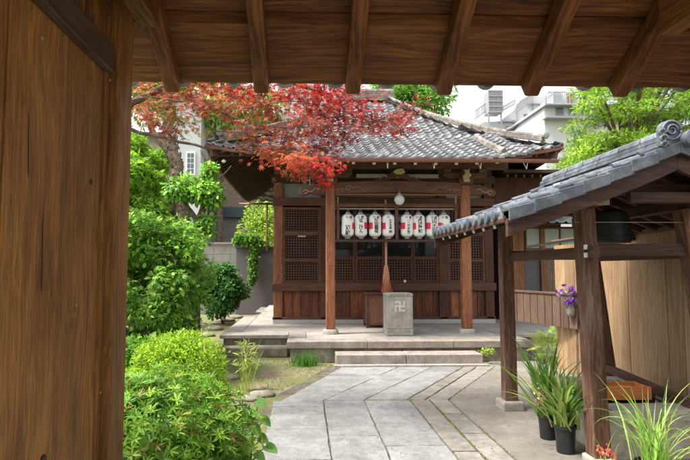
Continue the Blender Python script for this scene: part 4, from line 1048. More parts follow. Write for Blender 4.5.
# side rails z 1.64-1.74, front / back rails
for i, j in ((0,1),(2,3)):
    a = at_z(i,1.69); c = at_z(j,1.69)
    MB().box((a[0]-.03),(a[0]+.03),a[1]-.15,c[1]+.15 if 0 else c[1]+.05,1.645,1.74).build('side_rail', M['shelter_beam_y'], sh, .006)
for i, j in ((0,2),(1,3)):
    a = at_z(i,1.71); c = at_z(j,1.71)
    MB().box(a[0]+.02,c[0]+.12,a[1]-.028,a[1]+.028,1.665,1.765).build('cross_rail', M['shelter_beam'], sh, .006)
for i in (0,):
    a = at_z(0,1.7)
    for dx_,z_ in ((-.045,1.735),(-.045,1.67),(.045,1.72)):
        MB().box(a[0]+dx_-.014,a[0]+dx_+.014,a[1]-.082,a[1]-.066,z_-.02,z_+.02).build('wedge', M['white_paint'], sh, .004)
# plates and tie beams
for x in (2.30, 3.19): MB().box(x-.055,x+.055,SY0+.09,SY1-.09,2.055,2.16).build('plate', M['shelter_beam_y'], sh, .008)
for x in (2.30, 3.19): MB().box(x-.058,x+.058,SY0+.075,SY0+.089,2.052,2.163).build('sunlit_plate_end', M['post_end'], sh, .004)  # paler caps: sunlight on the plate ends is put into their colour
for y in (4.03, 5.60): MB().box(2.22,3.32,y-.05,y+.05,2.165,2.26).build('tie_beam', M['shelter_beam'], sh, .008)
MB().box(SX-.05,SX+.05,SY0+.06,SY1-.06,2.34,2.43).build('ridge_purlin', M['shelter_beam_y'], sh, .006)
MB().box(SX-.3,SX+.6,SY0+.13,SY0+.19,2.08,2.165).build('gable_beam', M['shelter_beam'], sh, .006)
for y in (4.03,5.6): MB().box(SX-.04,SX+.04,y-.04,y+.04,2.26,2.33).build('king_post', M['shelter_beam'], sh)
# diagonal pole resting on the side rail and low rail at the back
a = at_z(3,.46)
MB().bar((a[0]-.02,5.62,.46),(3.13,4.04,.46),.05,.085).build('low_rail', M['shelter_beam_y'], sh, .004)
MB().tube([(2.2,4.0,1.94),(3.6,4.0,1.94)], .003, 5).build('wire', M['metal_grey'], sh)
t = thing('hanging_bell', 'dark round bronze bell hanging under the water shelter roof', 'bell', (2.80, 4.72, 1.80))
bx_ = at(612, 240, 4.55)
MB().lathe([(.145,0),(.165,.02),(.16,.06),(.155,.20),(.13,.28),(.06,.315),(.02,.33)], (bx_.x, 4.55, bx_.z-.03), 28).build('bell_body', M['bronze'], t, smooth='auto')
MB().tube([(bx_.x,4.55,bx_.z+.29),(bx_.x,4.55,bx_.z+.45)], .012, 6).build('hanger', M['bronze'], t)
mb = MB()
for z in (.05,.19): ring(mb, (0,0,0), 0.001, .001) if 0 else mb.lathe([(.158,z-.008),(.168,z),(.158,z+.008)], (bx_.x,4.55,bx_.z-.03), 28)
mb.build('band', M['bronze'], t, smooth=True)

t = tag(MB().bar(at(527,247,5.1), at(576,239.5,4.25), .028, .022).build('bamboo_pole', M['grey_plank'], None, .006), 'thin pale pole lying on the side rail of the water shelter', 'pole')

# wash basin
t = thing('stone_basin', 'rectangular stone wash basin with a grey plank lip inside the water shelter', 'basin', (2.9, 4.6, 0))
mb = MB().box(2.46,3.34,4.09,4.17,0,.34).box(2.46,3.34,5.16,5.26,0,.34).box(2.46,2.55,4.17,5.16,0,.34).box(3.25,3.34,4.17,5.16,0,.34)
mb.build('trough', M['basin_stone'], t, .01)
MB().box(2.38,3.42,3.985,4.22,.345,.43).build('front_plank', M['grey_plank'], t, .006)
MB().box(2.40,2.56,4.225,5.3,.363,.425).box(3.24,3.42,4.225,5.3,.363,.425).box(2.565,3.235,5.12,5.3,.363,.425).build('rim_plank', M['grey_plank'], t, .006)
m_, n_x, l_x, b_x = nodes('basin_water'); b_x.inputs['Base Color'].default_value = (.05,.06,.055,1); b_x.inputs['Roughness'].default_value = .04
MB().box(2.55,3.25,4.17,5.16,.25,.31).build('water', m_, t)
MB().box(2.57,3.23,4.62,5.10,.37,.415).build('cover_boards', M['grey_plank'], t, .004)
t = thing('wooden_trough', 'orange wooden trough lying across the stone basin', 'trough', (2.75,4.33,.432))
MB().box(2.46,2.99,4.30,4.325,.432,.545).build('side_board', M['orange_board_x'], t, .004)
MB().box(2.46,2.99,4.50,4.525,.432,.545).build('side_board', M['orange_board_x'], t, .004)
MB().box(2.46,2.485,4.326,4.499,.432,.54).box(2.965,2.99,4.326,4.499,.432,.54).build('end_board', M['orange_board_x'], t, .004)
MB().box(2.486,2.964,4.326,4.499,.434,.45).build('bottom_board', M['orange_board_x'], t)

# ---- timber fences and barrier on the right
t = thing('board_fence', 'tall fence of broad pale brown boards running behind the water shelter', 'fence', (3.95, 6, 0))
mb = MB(); y = 1.5
while y < 7.75:
    w = random.uniform(.22,.34); mb.box(3.92+random.uniform(-.003,.003), 3.955, y, min(y+w-.004,7.75), .0, 1.97 if y < 6.6 else 1.93); y += w
mb.build('boards', M['pale_board'], t, .003)
MB().box(3.90,3.99,1.5,7.8,1.975,2.02).build('cap_rail', M['grey_board'], t, .005)
MB().box(3.956,4.0,1.5,7.8,.4,.5).box(3.956,4.0,1.5,7.8,1.5,1.6).build('back_rail', M['grey_board'], t)
t = thing('plank_barrier', 'low barrier of grey brown upright planks holding the purple iris vase', 'barrier', (3.75, 7.8, 0))
A, B_ = Vector((3.50,8.45,0)), Vector((3.905,7.10,0)); dv = B_-A; mb = MB(); nb = 9
for i in range(nb):
    p = A + dv*(i/nb+.004); q = A + dv*((i+1)/nb-.004); zt_ = 1.18; zb_ = .70
    n0 = Vector((dv.y,-dv.x,0)).normalized()*.012
    mb.add([p+n0+Vector((0,0,zb_)),q+n0+Vector((0,0,zb_)),q-n0+Vector((0,0,zb_)),p-n0+Vector((0,0,zb_)),p+n0+Vector((0,0,zt_)),q+n0+Vector((0,0,zt_)),q-n0+Vector((0,0,zt_)),p-n0+Vector((0,0,zt_))],
           [(0,3,2,1),(4,5,6,7),(0,1,5,4),(1,2,6,5),(2,3,7,6),(3,0,4,7)])
mb.build('planks', M['barrier_board'], t, .003)
MB().bar(A+Vector((0,0,1.20)), B_+Vector((0,0,1.20)), .06, .035).build('top_rail', M['barrier_board'], t, .004)
for q in (A, A+dv*.985): MB().bar(q+Vector((.05,.05,0)), q+Vector((.05,.05,1.18)), .06, .06).build('post', M['shelter_wood'], t, .004)

# ---- side building on the right behind the barrier
t = thing('side_building', 'brown boarded side building with frosted windows right of the temple hall', 'building', (5.9, 11.9, PL))
YB = 11.9
def XB(px): return (px-305)*YB/500
def ZB(py): return 1.55+(270-py)*YB/500
mb = MB(); x = XB(503)
while x < XB(527.5): mb.box(x, min(x+.14, XB(527.5)), YB, YB+.03, PL, ZB(228)); x += .145
mb.build('orange_boards', M['orange_board'], t, .003)
MB().box(XB(527.7),XB(543),YB+.03,YB+.06,PL,ZB(252)).build('door', plain('dark_grey_door',(.08,.08,.085),.5), t)
MB().box(XB(543.2),XB(548),YB-.04,YB+.06,PL,ZB(228)).build('post', M['orange_board'], t, .006)
mb = MB(); x = XB(548.2)
while x < XB(640): mb.box(x, x+.17, YB, YB+.03, PL, ZB(252)); x += .175
mb.build('boards', M['grey_board'], t, .003)
MB().box(XB(527.7),XB(660),YB-.03,YB+.06,ZB(252)+.003,ZB(248)).build('lintel', M['hall_beam'], t, .006)
for i in range(5):
    xa = XB(528)+ i*.42; w_ = MB().box(xa,xa+.04,YB-.01,YB+.03,ZB(248)+.003,ZB(226)).box(xa+.04,xa+.42,YB-.01,YB+.03,ZB(228),ZB(226)).build('window', M['hall_dark_v'], t)
    MB().box(xa+.04,xa+.42,YB+.005,YB+.015,ZB(248)+.003,ZB(228)-.003).build('pane', M['frosted'], w_)
MB().box(XB(503)+.02,XB(690),YB+.07,YB+4.0,PL,ZB(226)).build('wall', M['hall_dark_v'], t)
MB().box(XB(497),XB(566),YB+.02,YB+3.5,ZB(226)+.003,ZB(176)).build('upper_wall', M['hall_dark_v'], t)
for i in range(9): x = XB(499)+i*.19; MB().bar((x,YB-.75,ZB(180)),(x,YB+.5,ZB(171)),.05,.07).build('rafter', M['eave_wood'], t)
MB().add([(XB(494),YB-.8,ZB(177)),(XB(567),YB-.8,ZB(177)),(XB(567),YB+3.6,ZB(150)),(XB(494),YB+3.6,ZB(150))]+[(XB(494),YB-.8,ZB(174)),(XB(567),YB-.8,ZB(174)),(XB(567),YB+3.6,ZB(147)),(XB(494),YB+3.6,ZB(147))],[(3,2,1,0),(4,5,6,7),(0,1,5,4),(1,2,6,5),(2,3,7,6),(3,0,4,7)]).build('upper_roof', M['eave_wood'], t)
def SB(u, t_): return Vector((u, YB-.9+t_, ZB(226)+.02+t_*.42))
mb = tiles(MB(), SB, XB(503)+.35, XB(700), 2.6, lambda u,t_: True, cl=.26); mb.build('roof_tiles', M['tile'], t, smooth='auto')
MB().add([SB(XB(503)+.35,0)-Vector((0,0,.04)),SB(XB(700),0)-Vector((0,0,.04)),SB(XB(700),2.6)-Vector((0,0,.04)),SB(XB(503)+.35,2.6)-Vector((0,0,.04))],[(3,2,1,0)]).build('soffit', M['eave_wood'], t)

# ================================================================== GATE we look out of
gate = thing('wooden_gate', 'roofed timber gate seen from inside with its board ceiling, rafters and open door leaf', 'gate', (.45, 1.6, 0))
TS = .66      # roof slope
GE, GZ = 2.66, 2.572    # eave line
def gz(y): return GZ + (GE - y) * TS
# door leaf
leaf = MB()
y = .55
for w in (.42,.445,.345,.35):
    leaf.box(-.895,-.853+random.uniform(-.001,.001),y+(.012 if 1.4 < y < 1.43 else 0),y+w-.002,.04,2.39); y += w
leaf = leaf.build('door_leaf', M['gate_wood'], gate, .002)
MB().box(-.852,-.815,.5,2.10,2.385,2.50).build('rail', M['gate_rail'], leaf, .006)
MB().box(-.90,-.838,2.088,2.128,.04,2.9).build('stile', M['gate_post'], leaf, .006)
mb = MB(); y = .5
while y < 2.05: mb.box(-.875,-.86,y,y+.016,2.5,2.95); y += .028
mb.build('slats', M['orange_board'], leaf)
MB().box(-.89,-.845,1.97,2.085,2.5,2.95).build('upper_stile', M['gate_post'], leaf, .004)
for (yy_, zz_, xx_) in ((2.115,2.36,-.836),(2.108,1.05,-.836),(1.60,2.30,-.852),(1.60,.55,-.852),(1.9,1.42,-.852),(1.9,.52,-.852)):
    MB().lathe([(.003,-.002),(.007,0),(.005,.004)], (xx_,yy_,zz_), 8, 'x').build('nail', M['metal_grey'], leaf)
for (yy_, zz_, r_k) in ((1.70,.93,.020),(1.68,.70,.014),(1.30,1.62,.016),(2.0,1.9,.012)):
    MB().lathe([(r_k,-.002),(r_k*1.0,.0008),(r_k*.5,.0014)], (-.8515,yy_,zz_), 16, 'x').build('knot', M['knot'], leaf, smooth=True)
MB().box(-.98,-.802,2.131,2.30,0,gz(2.2)-.02).build('post', M['gate_post'], gate, .010)
MB().box(1.96,2.14,2.131,2.30,0,gz(2.2)-.02).build('post', M['gate_post'], gate, .010)
for x in (-.98, 1.96): MB().box(x,x+.178,-.3,-.13,0,gz(2.2)-.02).build('post', M['gate_post'], gate, .010)
MB().box(2.02,2.06,.5,2.1,.04,2.9).build('door_leaf', M['gate_wood'], gate)
MB().box(-1.03,-.9,-.12,2.12,.02,3.0).build('side_wall', M['gate_rail'], gate)
for x in (-.72,1.585): MB().box(x,x+.085,.2,2.13,2.60,2.80).build('arm_beam', M['rafter_wood'], gate, .006)
MB().box(-1.2,2.2,.85,.97,3.45,3.68).build('ridge_beam', M['rafter_wood'], gate, .006)
for x in (-.68,1.59): MB().box(x-.05,x+.05,.86,.96,2.8,3.45).build('king_post', M['rafter_wood'], gate)
# ceiling boards (grain across)
RIDGE = .9
def sl(y, off): return gz(y) + off
mb = MB(); y = GE - .30; bw = .155
while y > RIDGE:
    y2 = max(y - bw, RIDGE)
    for x0, x1 in ((-2.4, -.25), (-.247, 1.2), (1.203, 2.9)):
        o0 = random.uniform(0, .004)
        v = [(x0,y,sl(y,.034+o0)),(x1,y,sl(y,.034+o0)),(x1,y2,sl(y2,.006)),(x0,y2,sl(y2,.006))]
        v += [(a,b_,c+.026) for a,b_,c in v]
        mb.add(v, [(3,2,1,0),(4,5,6,7),(0,1,5,4),(1,2,6,5),(2,3,7,6),(3,0,4,7)])
    y = y2 + .0
for s in (0,):   # rear slope
    v = [(-2.4,RIDGE,sl(RIDGE,.02)),(2.9,RIDGE,sl(RIDGE,.02)),(2.9,-.9,sl(RIDGE,.02)-1.8*TS),(-2.4,-.9,sl(RIDGE,.02)-1.8*TS)]; v += [(a,b_,c+.02) for a,b_,c in v]
    mb.add(v, [(3,2,1,0),(4,5,6,7),(0,1,5,4),(1,2,6,5),(2,3,7,6),(3,0,4,7)])
mb.build('ceiling_boards', M['ceil_wood'], gate)
mb = MB()
v = [(-2.4,GE,gz(GE)+.065),(2.9,GE,gz(GE)+.065),(2.9,RIDGE,gz(RIDGE)+.065),(-2.4,RIDGE,gz(RIDGE)+.065)]; v += [(a,b_,c+.012) for a,b_,c in v]
mb.add(v, [(3,2,1,0),(4,5,6,7),(0,1,5,4),(1,2,6,5),(2,3,7,6),(3,0,4,7)]).build('light_stop_sheet', M['ceil_wood'], gate)  # unseen sheet added over the ceiling boards to block light leaks
# eave board band
def sloped(mb, x0, x1, ya, yb, o, th):
    v = [(x0,ya,sl(ya,o)),(x1,ya,sl(ya,o)),(x1,yb,sl(yb,o)),(x0,yb,sl(yb,o))]; v += [(a,b_,c+th) for a,b_,c in v]
    mb.add(v, [(3,2,1,0),(4,5,6,7),(0,1,5,4),(1,2,6,5),(2,3,7,6),(3,0,4,7)])
mb = MB(); sloped(mb, -2.4, 2.9, GE, GE-.285, -.010, .06); mb.build('eave_board', M['ceil_wood'], gate)
for x in (-1.66,-1.18,-.70,-.232,.252,.74,1.215,1.70,2.2):
    a = Vector((x, GE-.035, gz(GE-.035)-.074)); L_r = (GE-.035-RIDGE)/math.cos(math.atan(TS))
    r_ = MB().box(-.039,.039,-L_r,0,-.052,.052).build('rafter', M['rafter_wood'], None, .012)
    r_.parent = gate; r_.location = a - gate.location; r_.rotation_euler = (-math.atan(TS), 0, 0)
# tiles on the gate roof
def GT(u, t_): return Vector((u, GE+.07-t_, gz(GE+.07-t_)+.09))
mb = tiles(MB(), GT, -2.45+.115, 2.95+.115-.277*0, 1.85, lambda u,t_: True, cw=.277, cl=.26); mb.build('roof_tiles', M['tile'], gate, smooth='auto')
nn = int(round(5.4/.277)); cw = 5.4/nn
for i in range(nn):
    u = -2.335 + (i+.81)*cw
    mb = MB().lathe([(.05,-.02),(.055,-.015),(.055,.03),(.042,.036)], (u, GE+.06, gz(GE)+.052), 14, 'y')
    mb.box(u-.222,u-.05,GE+.045,GE+.07,gz(GE)+.03,gz(GE)+.08)
    mb.build('eave_tile', M['tile'], gate, smooth='auto')

# ================================================================== POTS AND PLANTS (right)
def pot(name, label, x, y, r, h, grp=None):
    t = thing(name, label, 'potted plant', (x, y, .014), grp)
    MB().lathe([(r*.80,0),(r*.86,h*.5),(r*.94,h*.88),(r*1.06,h*.89),(r*1.06,h),(r*.97,h),(r*.95,h*.93),(r*.01,h*.92)], (x, y, .014), 28).build('pot', M['black_plastic'], t, smooth='auto')
    MB().lathe([(r*.9,h*.86),(r*.93,h*.92),(.01,h*.95)], (x,y,.014), 20).build('soil', M['dirt'], t)
    return t
def fan(x, y, z, r, n): return [(x+rng.normal(0,r), y+rng.normal(0,r), z) for _ in range(n)]
ORCH = [(.10,.19,.035),(.16,.27,.05),(.22,.32,.07),(.07,.14,.03),(.36,.40,.10)]
GR1 = 'black pots of long leaved orchids beside the shelter post'
t1 = pot('potted_orchid', 'front black pot with bright arching green leaves beside the near shelter post', 2.205, 4.27, .088, .23, GR1)
blades(fan(2.205,4.27,.22,.035,115), .44, .030, ORCH, 'leaves', M['glossy_leaf'], t1, .75, .62)
t2 = pot('potted_orchid', 'rear black pot whose tall dark leaves rise behind the front orchid pot', 2.225, 4.62, .085, .22, GR1)
blades(fan(2.225,4.62,.21,.04,85), .54, .032, [(.07,.16,.03),(.11,.23,.04),(.16,.30,.05)], 'leaves', M['glossy_leaf'], t2, .85, .55)
t3 = thing('pink_flower', 'spray of small pale pink orchid flowers hanging left of the black pots', 'flower', (2.1, 4.5, .5), None)
c0 = at(541, 397, 4.45)
MB().tube([(2.20,4.56,.22),(2.14,4.5,.50),(c0.x,c0.y,c0.z+.05),(c0.x-.02,c0.y,c0.z-.08)], .003, 5).build('stem', M['twig'], t3)
n_ = 42; P = np.array(c0)[None] + rng.normal(0,1,(n_,3))*np.array([.022,.02,.05])
leaves(P, rdir(n_), rdir(n_), rng.uniform(.022,.038,n_), 'oval', pick([(.72,.36,.38),(.78,.52,.5),(.6,.16,.2)], n_, .1), 'petals', M['petal'], t3)

t4 = pot('potted_grass', 'tall light green arching grass in a black pot in front of the wash basin', 2.42, 3.50, .11, .20)
PG = [(.24,.40,.07),(.32,.48,.11),(.16,.30,.05),(.42,.54,.20)]
blades(fan(2.42,3.50,.18,.05,85), .46, .009, PG, 'leaves', M['leaf'], t4, .5, .75, 9)
blades(fan(2.45,3.50,.18,.05,22), .62, .013, [(.36,.50,.12),(.30,.46,.09)], 'long_leaves', M['leaf'], t4, .9, 1.25, 10)
t5 = thing('red_flower', 'cluster of small red flowers at the foot of the near shelter post', 'flower', (2.12, 3.55, .2))
c0 = at(606, 452, 3.6); n_ = 50; P = np.array(c0)[None] + rng.normal(0,1,(n_,3))*np.array([.03,.03,.018])
leaves(P, rdir(n_), rdir(n_), rng.uniform(.02,.034,n_), 'oval', pick([(.62,.10,.09),(.72,.25,.2)], n_, .1), 'petals', M['petal'], t5)
blades([(c0.x+rng.normal(0,.02), c0.y+rng.normal(0,.02), .014) for _ in range(22)], .24, .01, PG, 'leaves', M['leaf'], t5, .4, .4)

# iris vase on the barrier
iv = at(567, 305, 7.25)
t = thing('iris_vase', 'clear hanging vase of purple irises fixed to the plank barrier', 'flower vase', (iv.x, 7.2, iv.z-.1))
yv = 7.15
MB().lathe([(.035,-.16),(.055,-.12),(.06,-.05),(.045,.0),(.05,.03)], (iv.x-.0, yv, iv.z), 18).build('vase', glass_mat('vase_glass', (.22,.22,.20), .1), t, smooth=True)
MB().tube([(iv.x-.09,yv,iv.z+.03),(iv.x,yv-.02,iv.z-.14),(iv.x+.07,yv,iv.z+.05)], .006, 5).tube([(iv.x,yv,iv.z-.18),(iv.x+.01,yv,iv.z+.08)], .006, 5).build('wire_holder', M['twig'], t)
fl_pts = [(558,292.5),(563,291),(569,287),(573,289),(566,300),(573,297),(571,302),(577,300)]
st = MB(); PP = []; cols_ = []
for i, (a_, b_) in enumerate(fl_pts):
    p = at(a_, b_, yv-.03); st.tube([(iv.x,yv,iv.z-.08),((iv.x+p.x)/2+.01,yv-.02,(iv.z+p.z)/2+.02),tuple(p)], .004, 5)
    k = 7 if i < 3 else 12
    PP.append(np.array(p)[None] + rng.normal(0,.020,(k,3))); cols_.append(pick([(.20,.05,.42),(.13,.03,.33),(.30,.12,.5)] if i > 2 else [(.35,.18,.48),(.5,.34,.6),(.24,.08,.42)], k, .15))
st.build('stems', plain('green_stem',(.10,.17,.05),.6), t)
P = np.vstack(PP); n_ = len(P)
leaves(P, rdir(n_)+np.array([0,0,-.4]), rdir(n_), rng.uniform(.045,.075,n_), 'oval', np.vstack(cols_), 'petals', M['petal'], t)
blades([(iv.x,yv,iv.z-.02)]*7, .22, .014, ORCH, 'leaves', M['leaf'], t, .6, .3)

# ferns and weeds
def tuft(name, label, cat, p, n, ln, w, cols_, lean=.7, droop=.6, r=.04, grp=None, mat='leaf'):
    t = thing(name, label, cat, p, grp); blades([(p[0]+rng.normal(0,r[0] if isinstance(r,tuple) else r), p[1]+rng.normal(0,r[1] if isinstance(r,tuple) else r), p[2]) for _ in range(n)], ln, w, cols_, 'leaves', M[mat], t, lean, droop); return t
tuft('grass_tuft', 'dense dark green grass tuft growing against the porch edge', 'grass', (.0,8.20,0), 300, .19, .008, [(.07,.20,.03),(.10,.26,.04),(.05,.15,.02)], .5, .25, (.10,.05))
GB = [(.30,.38,.08),(.38,.44,.14),(.24,.32,.06)]
t = tuft('bamboo_grass', 'thin pale yellow green bamboo grass standing between the bush and the platform', 'grass', (-.75,6.55,0), 26, .55, .010, GB, .35, .4, .05)
foliage([((-.75,6.55,.42),(.13,.12,.22))], 150, .09, 'lance', GB, M['leaf'], t, 'side_leaves', .1, 0, .2)
def weed(label, cx_, cy_, cz_, rx, rz, n, cols_, kind='frond', size=.09):
    t = thing('weed', label, 'weed', (cx_, cy_, cz_)); foliage([((cx_,cy_,cz_+rz*.6),(rx,rx*.6,rz))], n, size, kind, cols_, M['leaf'], t, 'leaves', .1, 0, .5); return t
p = at(491, 356, 8.0); weed('small bright green weed growing at the right end of the granite step', p.x, 8.2, .19, .13, .05, 130, [(.32,.42,.05),(.22,.34,.05)], 'simple', .04)
p = at(550, 335, 8.2); weed('light green fern between the rough steps and the board fence', p.x, 8.2, .1, .2, .30, 130, [(.26,.38,.06),(.36,.44,.10)], 'frond', .15)

# ================================================================== BUSHES (left)
GREEN = [(.10,.24,.022),(.14,.30,.028),(.20,.37,.035),(.07,.17,.02)]
BRIGHT = [(.16,.34,.035),(.23,.42,.05),(.11,.26,.03),(.31,.48,.09),(.08,.19,.025)]
YEL = [(.34,.50,.035),(.27,.44,.03),(.42,.56,.06),(.19,.33,.025)]
def bush(name, label, c, r, n, size, kind, cols_, mat='leaf', subs=14, shell=.55, stems=6, **kw):
    t = thing(name, label, 'shrub', (c[0], c[1], 0))
    cl = [((c[0],c[1],c[2]), (r[0]*.86,r[1]*.86,r[2]*.86))] + subclumps(c, r, subs)
    foliage(cl, n, size, kind, cols_, M[mat], t, shell=shell, **kw)
    mb = MB()
    for i in range(stems):
        d = rdir(1)[0]; limb(mb, [(c[0]+d[0]*.04,c[1]+d[1]*.04,0),(c[0]+d[0]*r[0]*.3,c[1]+d[1]*r[1]*.3,c[2]*.6),(c[0]+d[0]*r[0]*.7,c[1]+d[1]*r[1]*.7,c[2]+abs(d[2])*r[2]*.6)], .012, .004, 6)
    mb.build('stem', M['twig'], t, smooth=True)
    return t
# foreground bush: whorls of lance leaves
def whorl_bush(label, c, r, nw, size, cols_):
    t = thing('azalea_bush', label, 'shrub', (c[0], c[1], 0))
    cl = [((c[0],c[1],c[2]), (r[0]*.93,r[1]*.93,r[2]*.93))] + subclumps(c, r, 16, .36, .8)
    P, d, idx = clump_points(cl, nw, .62)
    P = P[P[:,2] > .02]; d = d[:len(P)]; nw = len(P); d = (P-np.array(c))/np.array(r); d /= np.linalg.norm(d,axis=1)[:,None]
    ax = d*.8 + rdir(nw)*.45; ax[:,2] += .45; ax /= np.linalg.norm(ax,axis=1)[:,None]
    PPs=[];DD=[];NN=[];CC=[];SS=[]
    tone = pick(cols_, nw, .14)
    for k in range(7):
        a = 2*math.pi*k/7 + rng.random(nw)*.7
        e1 = np.cross(ax, np.array([.3,.2,.9])); e1 /= np.linalg.norm(e1,axis=1)[:,None]; e2 = np.cross(ax, e1)
        rad = e1*np.cos(a)[:,None] + e2*np.sin(a)[:,None]; open_ = (.25 + .9*((k%3)/2)) if 0 else (rng.uniform(.15,.75,nw))[:,None]
        D = rad + ax*open_; PPs.append(P); DD.append(D); NN.append(ax - rad*.3); CC.append(tone*(1+rng.normal(0,.08,(nw,1)))); SS.append(size*rng.uniform(.65,1.2,nw))
    leaves(np.vstack(PPs), np.vstack(DD), np.vstack(NN), np.hstack(SS), 'lance', np.clip(np.vstack(CC),.002,.9), 'foliage', M['glossy_leaf'], t)
    mb = MB()
    for i in range(12):
        q = rdir(1)[0]; limb(mb, [(c[0]+q[0]*.05,c[1]+q[1]*.05,0),(c[0]+q[0]*r[0]*.35,c[1]+q[1]*r[1]*.35,c[2]*.6),(c[0]+q[0]*r[0]*.75,c[1]+q[1]*r[1]*.75,c[2]+abs(q[2])*r[2]*.5)], .012, .004, 6)
    mb.build('stem', M['twig'], t, smooth=True)
    return t
whorl_bush('large rounded bright green bush beside the gate post in the foreground', (-.95,3.45,.37), (.66,.74,.54), 7500, .060, [(.13,.28,.025),(.19,.37,.035),(.27,.45,.05),(.08,.18,.02),(.13,.28,.025),(.19,.37,.035),(.27,.45,.05),(.08,.18,.02),(.13,.28,.025),(.19,.37,.035),(.27,.45,.05),(.08,.18,.02),(.13,.28,.025),(.19,.37,.035),(.27,.45,.05),(.08,.18,.02),(.30,.27,.06)])
bush('low_bush', 'yellow green round bush just behind the large foreground bush', (-1.22,5.2,.50), (.50,.5,.50), 26000, .036, 'simple', YEL, subs=6, clumpvar=.05)
bush('maple_shrub', 'large spreading green shrub with fine layered leaves behind the yellow green bush', (-2.25,7.6,1.15), (.95,.9,.95), 12000, .085, 'palm5', BRIGHT, subs=20, fr=.4) if 0 else None
t = thing('maple_shrub', 'large spreading light green shrub with fine layered leaves behind the yellow green bush', 'shrub', (-2.3,7.6,0))
cl = []
for i in range(54):
    a = rng.uniform(0,2*math.pi); rr = rng.uniform(.15,1)**.7; z = rng.uniform(.35,2.15); w = 1.15*(1-.38*abs(z-1.2))
    cl.append(((-2.55+math.cos(a)*rr*w, 7.7+math.sin(a)*rr*w, z), (rng.uniform(.26,.48), rng.uniform(.25,.45), rng.uniform(.16,.32))))
foliage(cl, 24000, .062, 'palm5', BRIGHT+[(.17,.30,.05)], M['leaf'], t, shell=.0, droop=.3, clumpvar=.28, spread=.28, sv=.4)
foliage(cl, 6500, .062, 'oval', [(.20,.40,.06),(.30,.48,.09),(.12,.26,.04)], M['leaf'], t, 'broad_leaves', shell=.4, droop=.3, clumpvar=.25, spread=.25, sv=.4)
mb = MB()
for i in range(9):
    c_ = cl[i*3][0]; limb(mb, [(-2.3+random.uniform(-.08,.08),7.6,0),(-2.3+(c_[0]+2.3)*.35,7.6+(c_[1]-7.6)*.35,c_[2]*.5),c_], .022, .006, 6)
mb.build('trunk', M['bark'], t, smooth=True)
bush('dark_shrub', 'dense dark green shrub in front of the concrete block wall', (-2.35,14.6,.98), (.62,.6,.88), 9000, .09, 'oval', [(.05,.15,.035),(.08,.21,.045),(.12,.28,.06),(.035,.10,.025)], 'leaf', 22, .4)
bush('leafy_shrub', 'mid green leafy shrub below the layered maple shrub at the left', (-2.05,6.3,.36), (.6,.5,.42), 5200, .065, 'oval', GREEN, 'leaf', 12)
bush('leafy_shrub', 'bright green leafy shrub filling the gap beside the gate post', (-3.0,8.9,1.6), (.75,.7,1.0), 6000, .10, 'oval', BRIGHT, 'leaf', 14)
# big glossy leaves plant at the bush's right edge
t = thing('heart_leaf_plant', 'plant with a few large heart shaped leaves at the right edge of the foreground bush', 'plant', (-.33,3.9,0))
P = np.array([at(a,b_,3.9) for a,b_ in ((259,402),(264,420),(262,438),(254,428),(268,447),(252,412),(258,455),(249,447))]); n_ = len(P)
D = np.array([(.7,-.3,-.35+rng.normal(0,.2)) for _ in range(n_)]); N = np.tile([.25,-.75,.7],(n_,1))+rng.normal(0,.2,(n_,3))
leaves(P - D*.03, D, N, rng.uniform(.085,.12,n_), 'heart', pick([(.10,.24,.05),(.15,.30,.06)], n_, .12), 'leaves', M['glossy_leaf'], t)
mb = MB()
for p in P: mb.tube([(-.42,3.92,0),(-.40,3.92,p[2]*.7),tuple(p)], .004, 5)
mb.build('stem', plain('green_stalk',(.14,.22,.06),.6), t)
# garden stones
def rock(x, y, s, lab):
    mb = MB(); n = 10; vs = []; 
    for i in range(1, 6):
        ph = math.pi*i/6
        for k in range(n):
            a = 2*math.pi*k/n; q = rng.uniform(.82,1.15); vs.append((x+s*1.3*q*math.sin(ph)*math.cos(a), y+s*q*math.sin(ph)*math.sin(a), s*.42*q*math.cos(ph)+s*.15))
    fs = [(i*n+k, (i+1)*n+k, (i+1)*n+(k+1)%n, i*n+(k+1)%n) for i in range(4) for k in range(n)] + [tuple(range(n)), tuple(4*n+k for k in range(n))[::-1]]
    o = mb.add(vs, fs).build('garden_stone', M['rough_stone'], None, 0, True); tag(o, lab, 'stone', 'rough garden stones edging the soil')
ROCK = 'rough brown garden stone edging the soil left of the platform'
for (px, py, s, lab) in [(214,327,.20,'rough garden stone second nearest in the row left of the platform'),(225,319,.22,'rough garden stone third in the row left of the platform'),(236,316,.2,'rough garden stone farthest back beside the platform corner'),(205,333,.18,'rough garden stone nearest the yellow green bush'),(228,373,.13,'low rough stone beside the thin bamboo grass'),(262,389,.12,'flat dark stone at the left edge of the paved path'),(250,393,.09,'small flat stone next to the dark stone at the path edge')]:
    Yr = 1.5*500/(py-270); p = at(px, py, Yr); rock(p.x, Yr, s, lab)

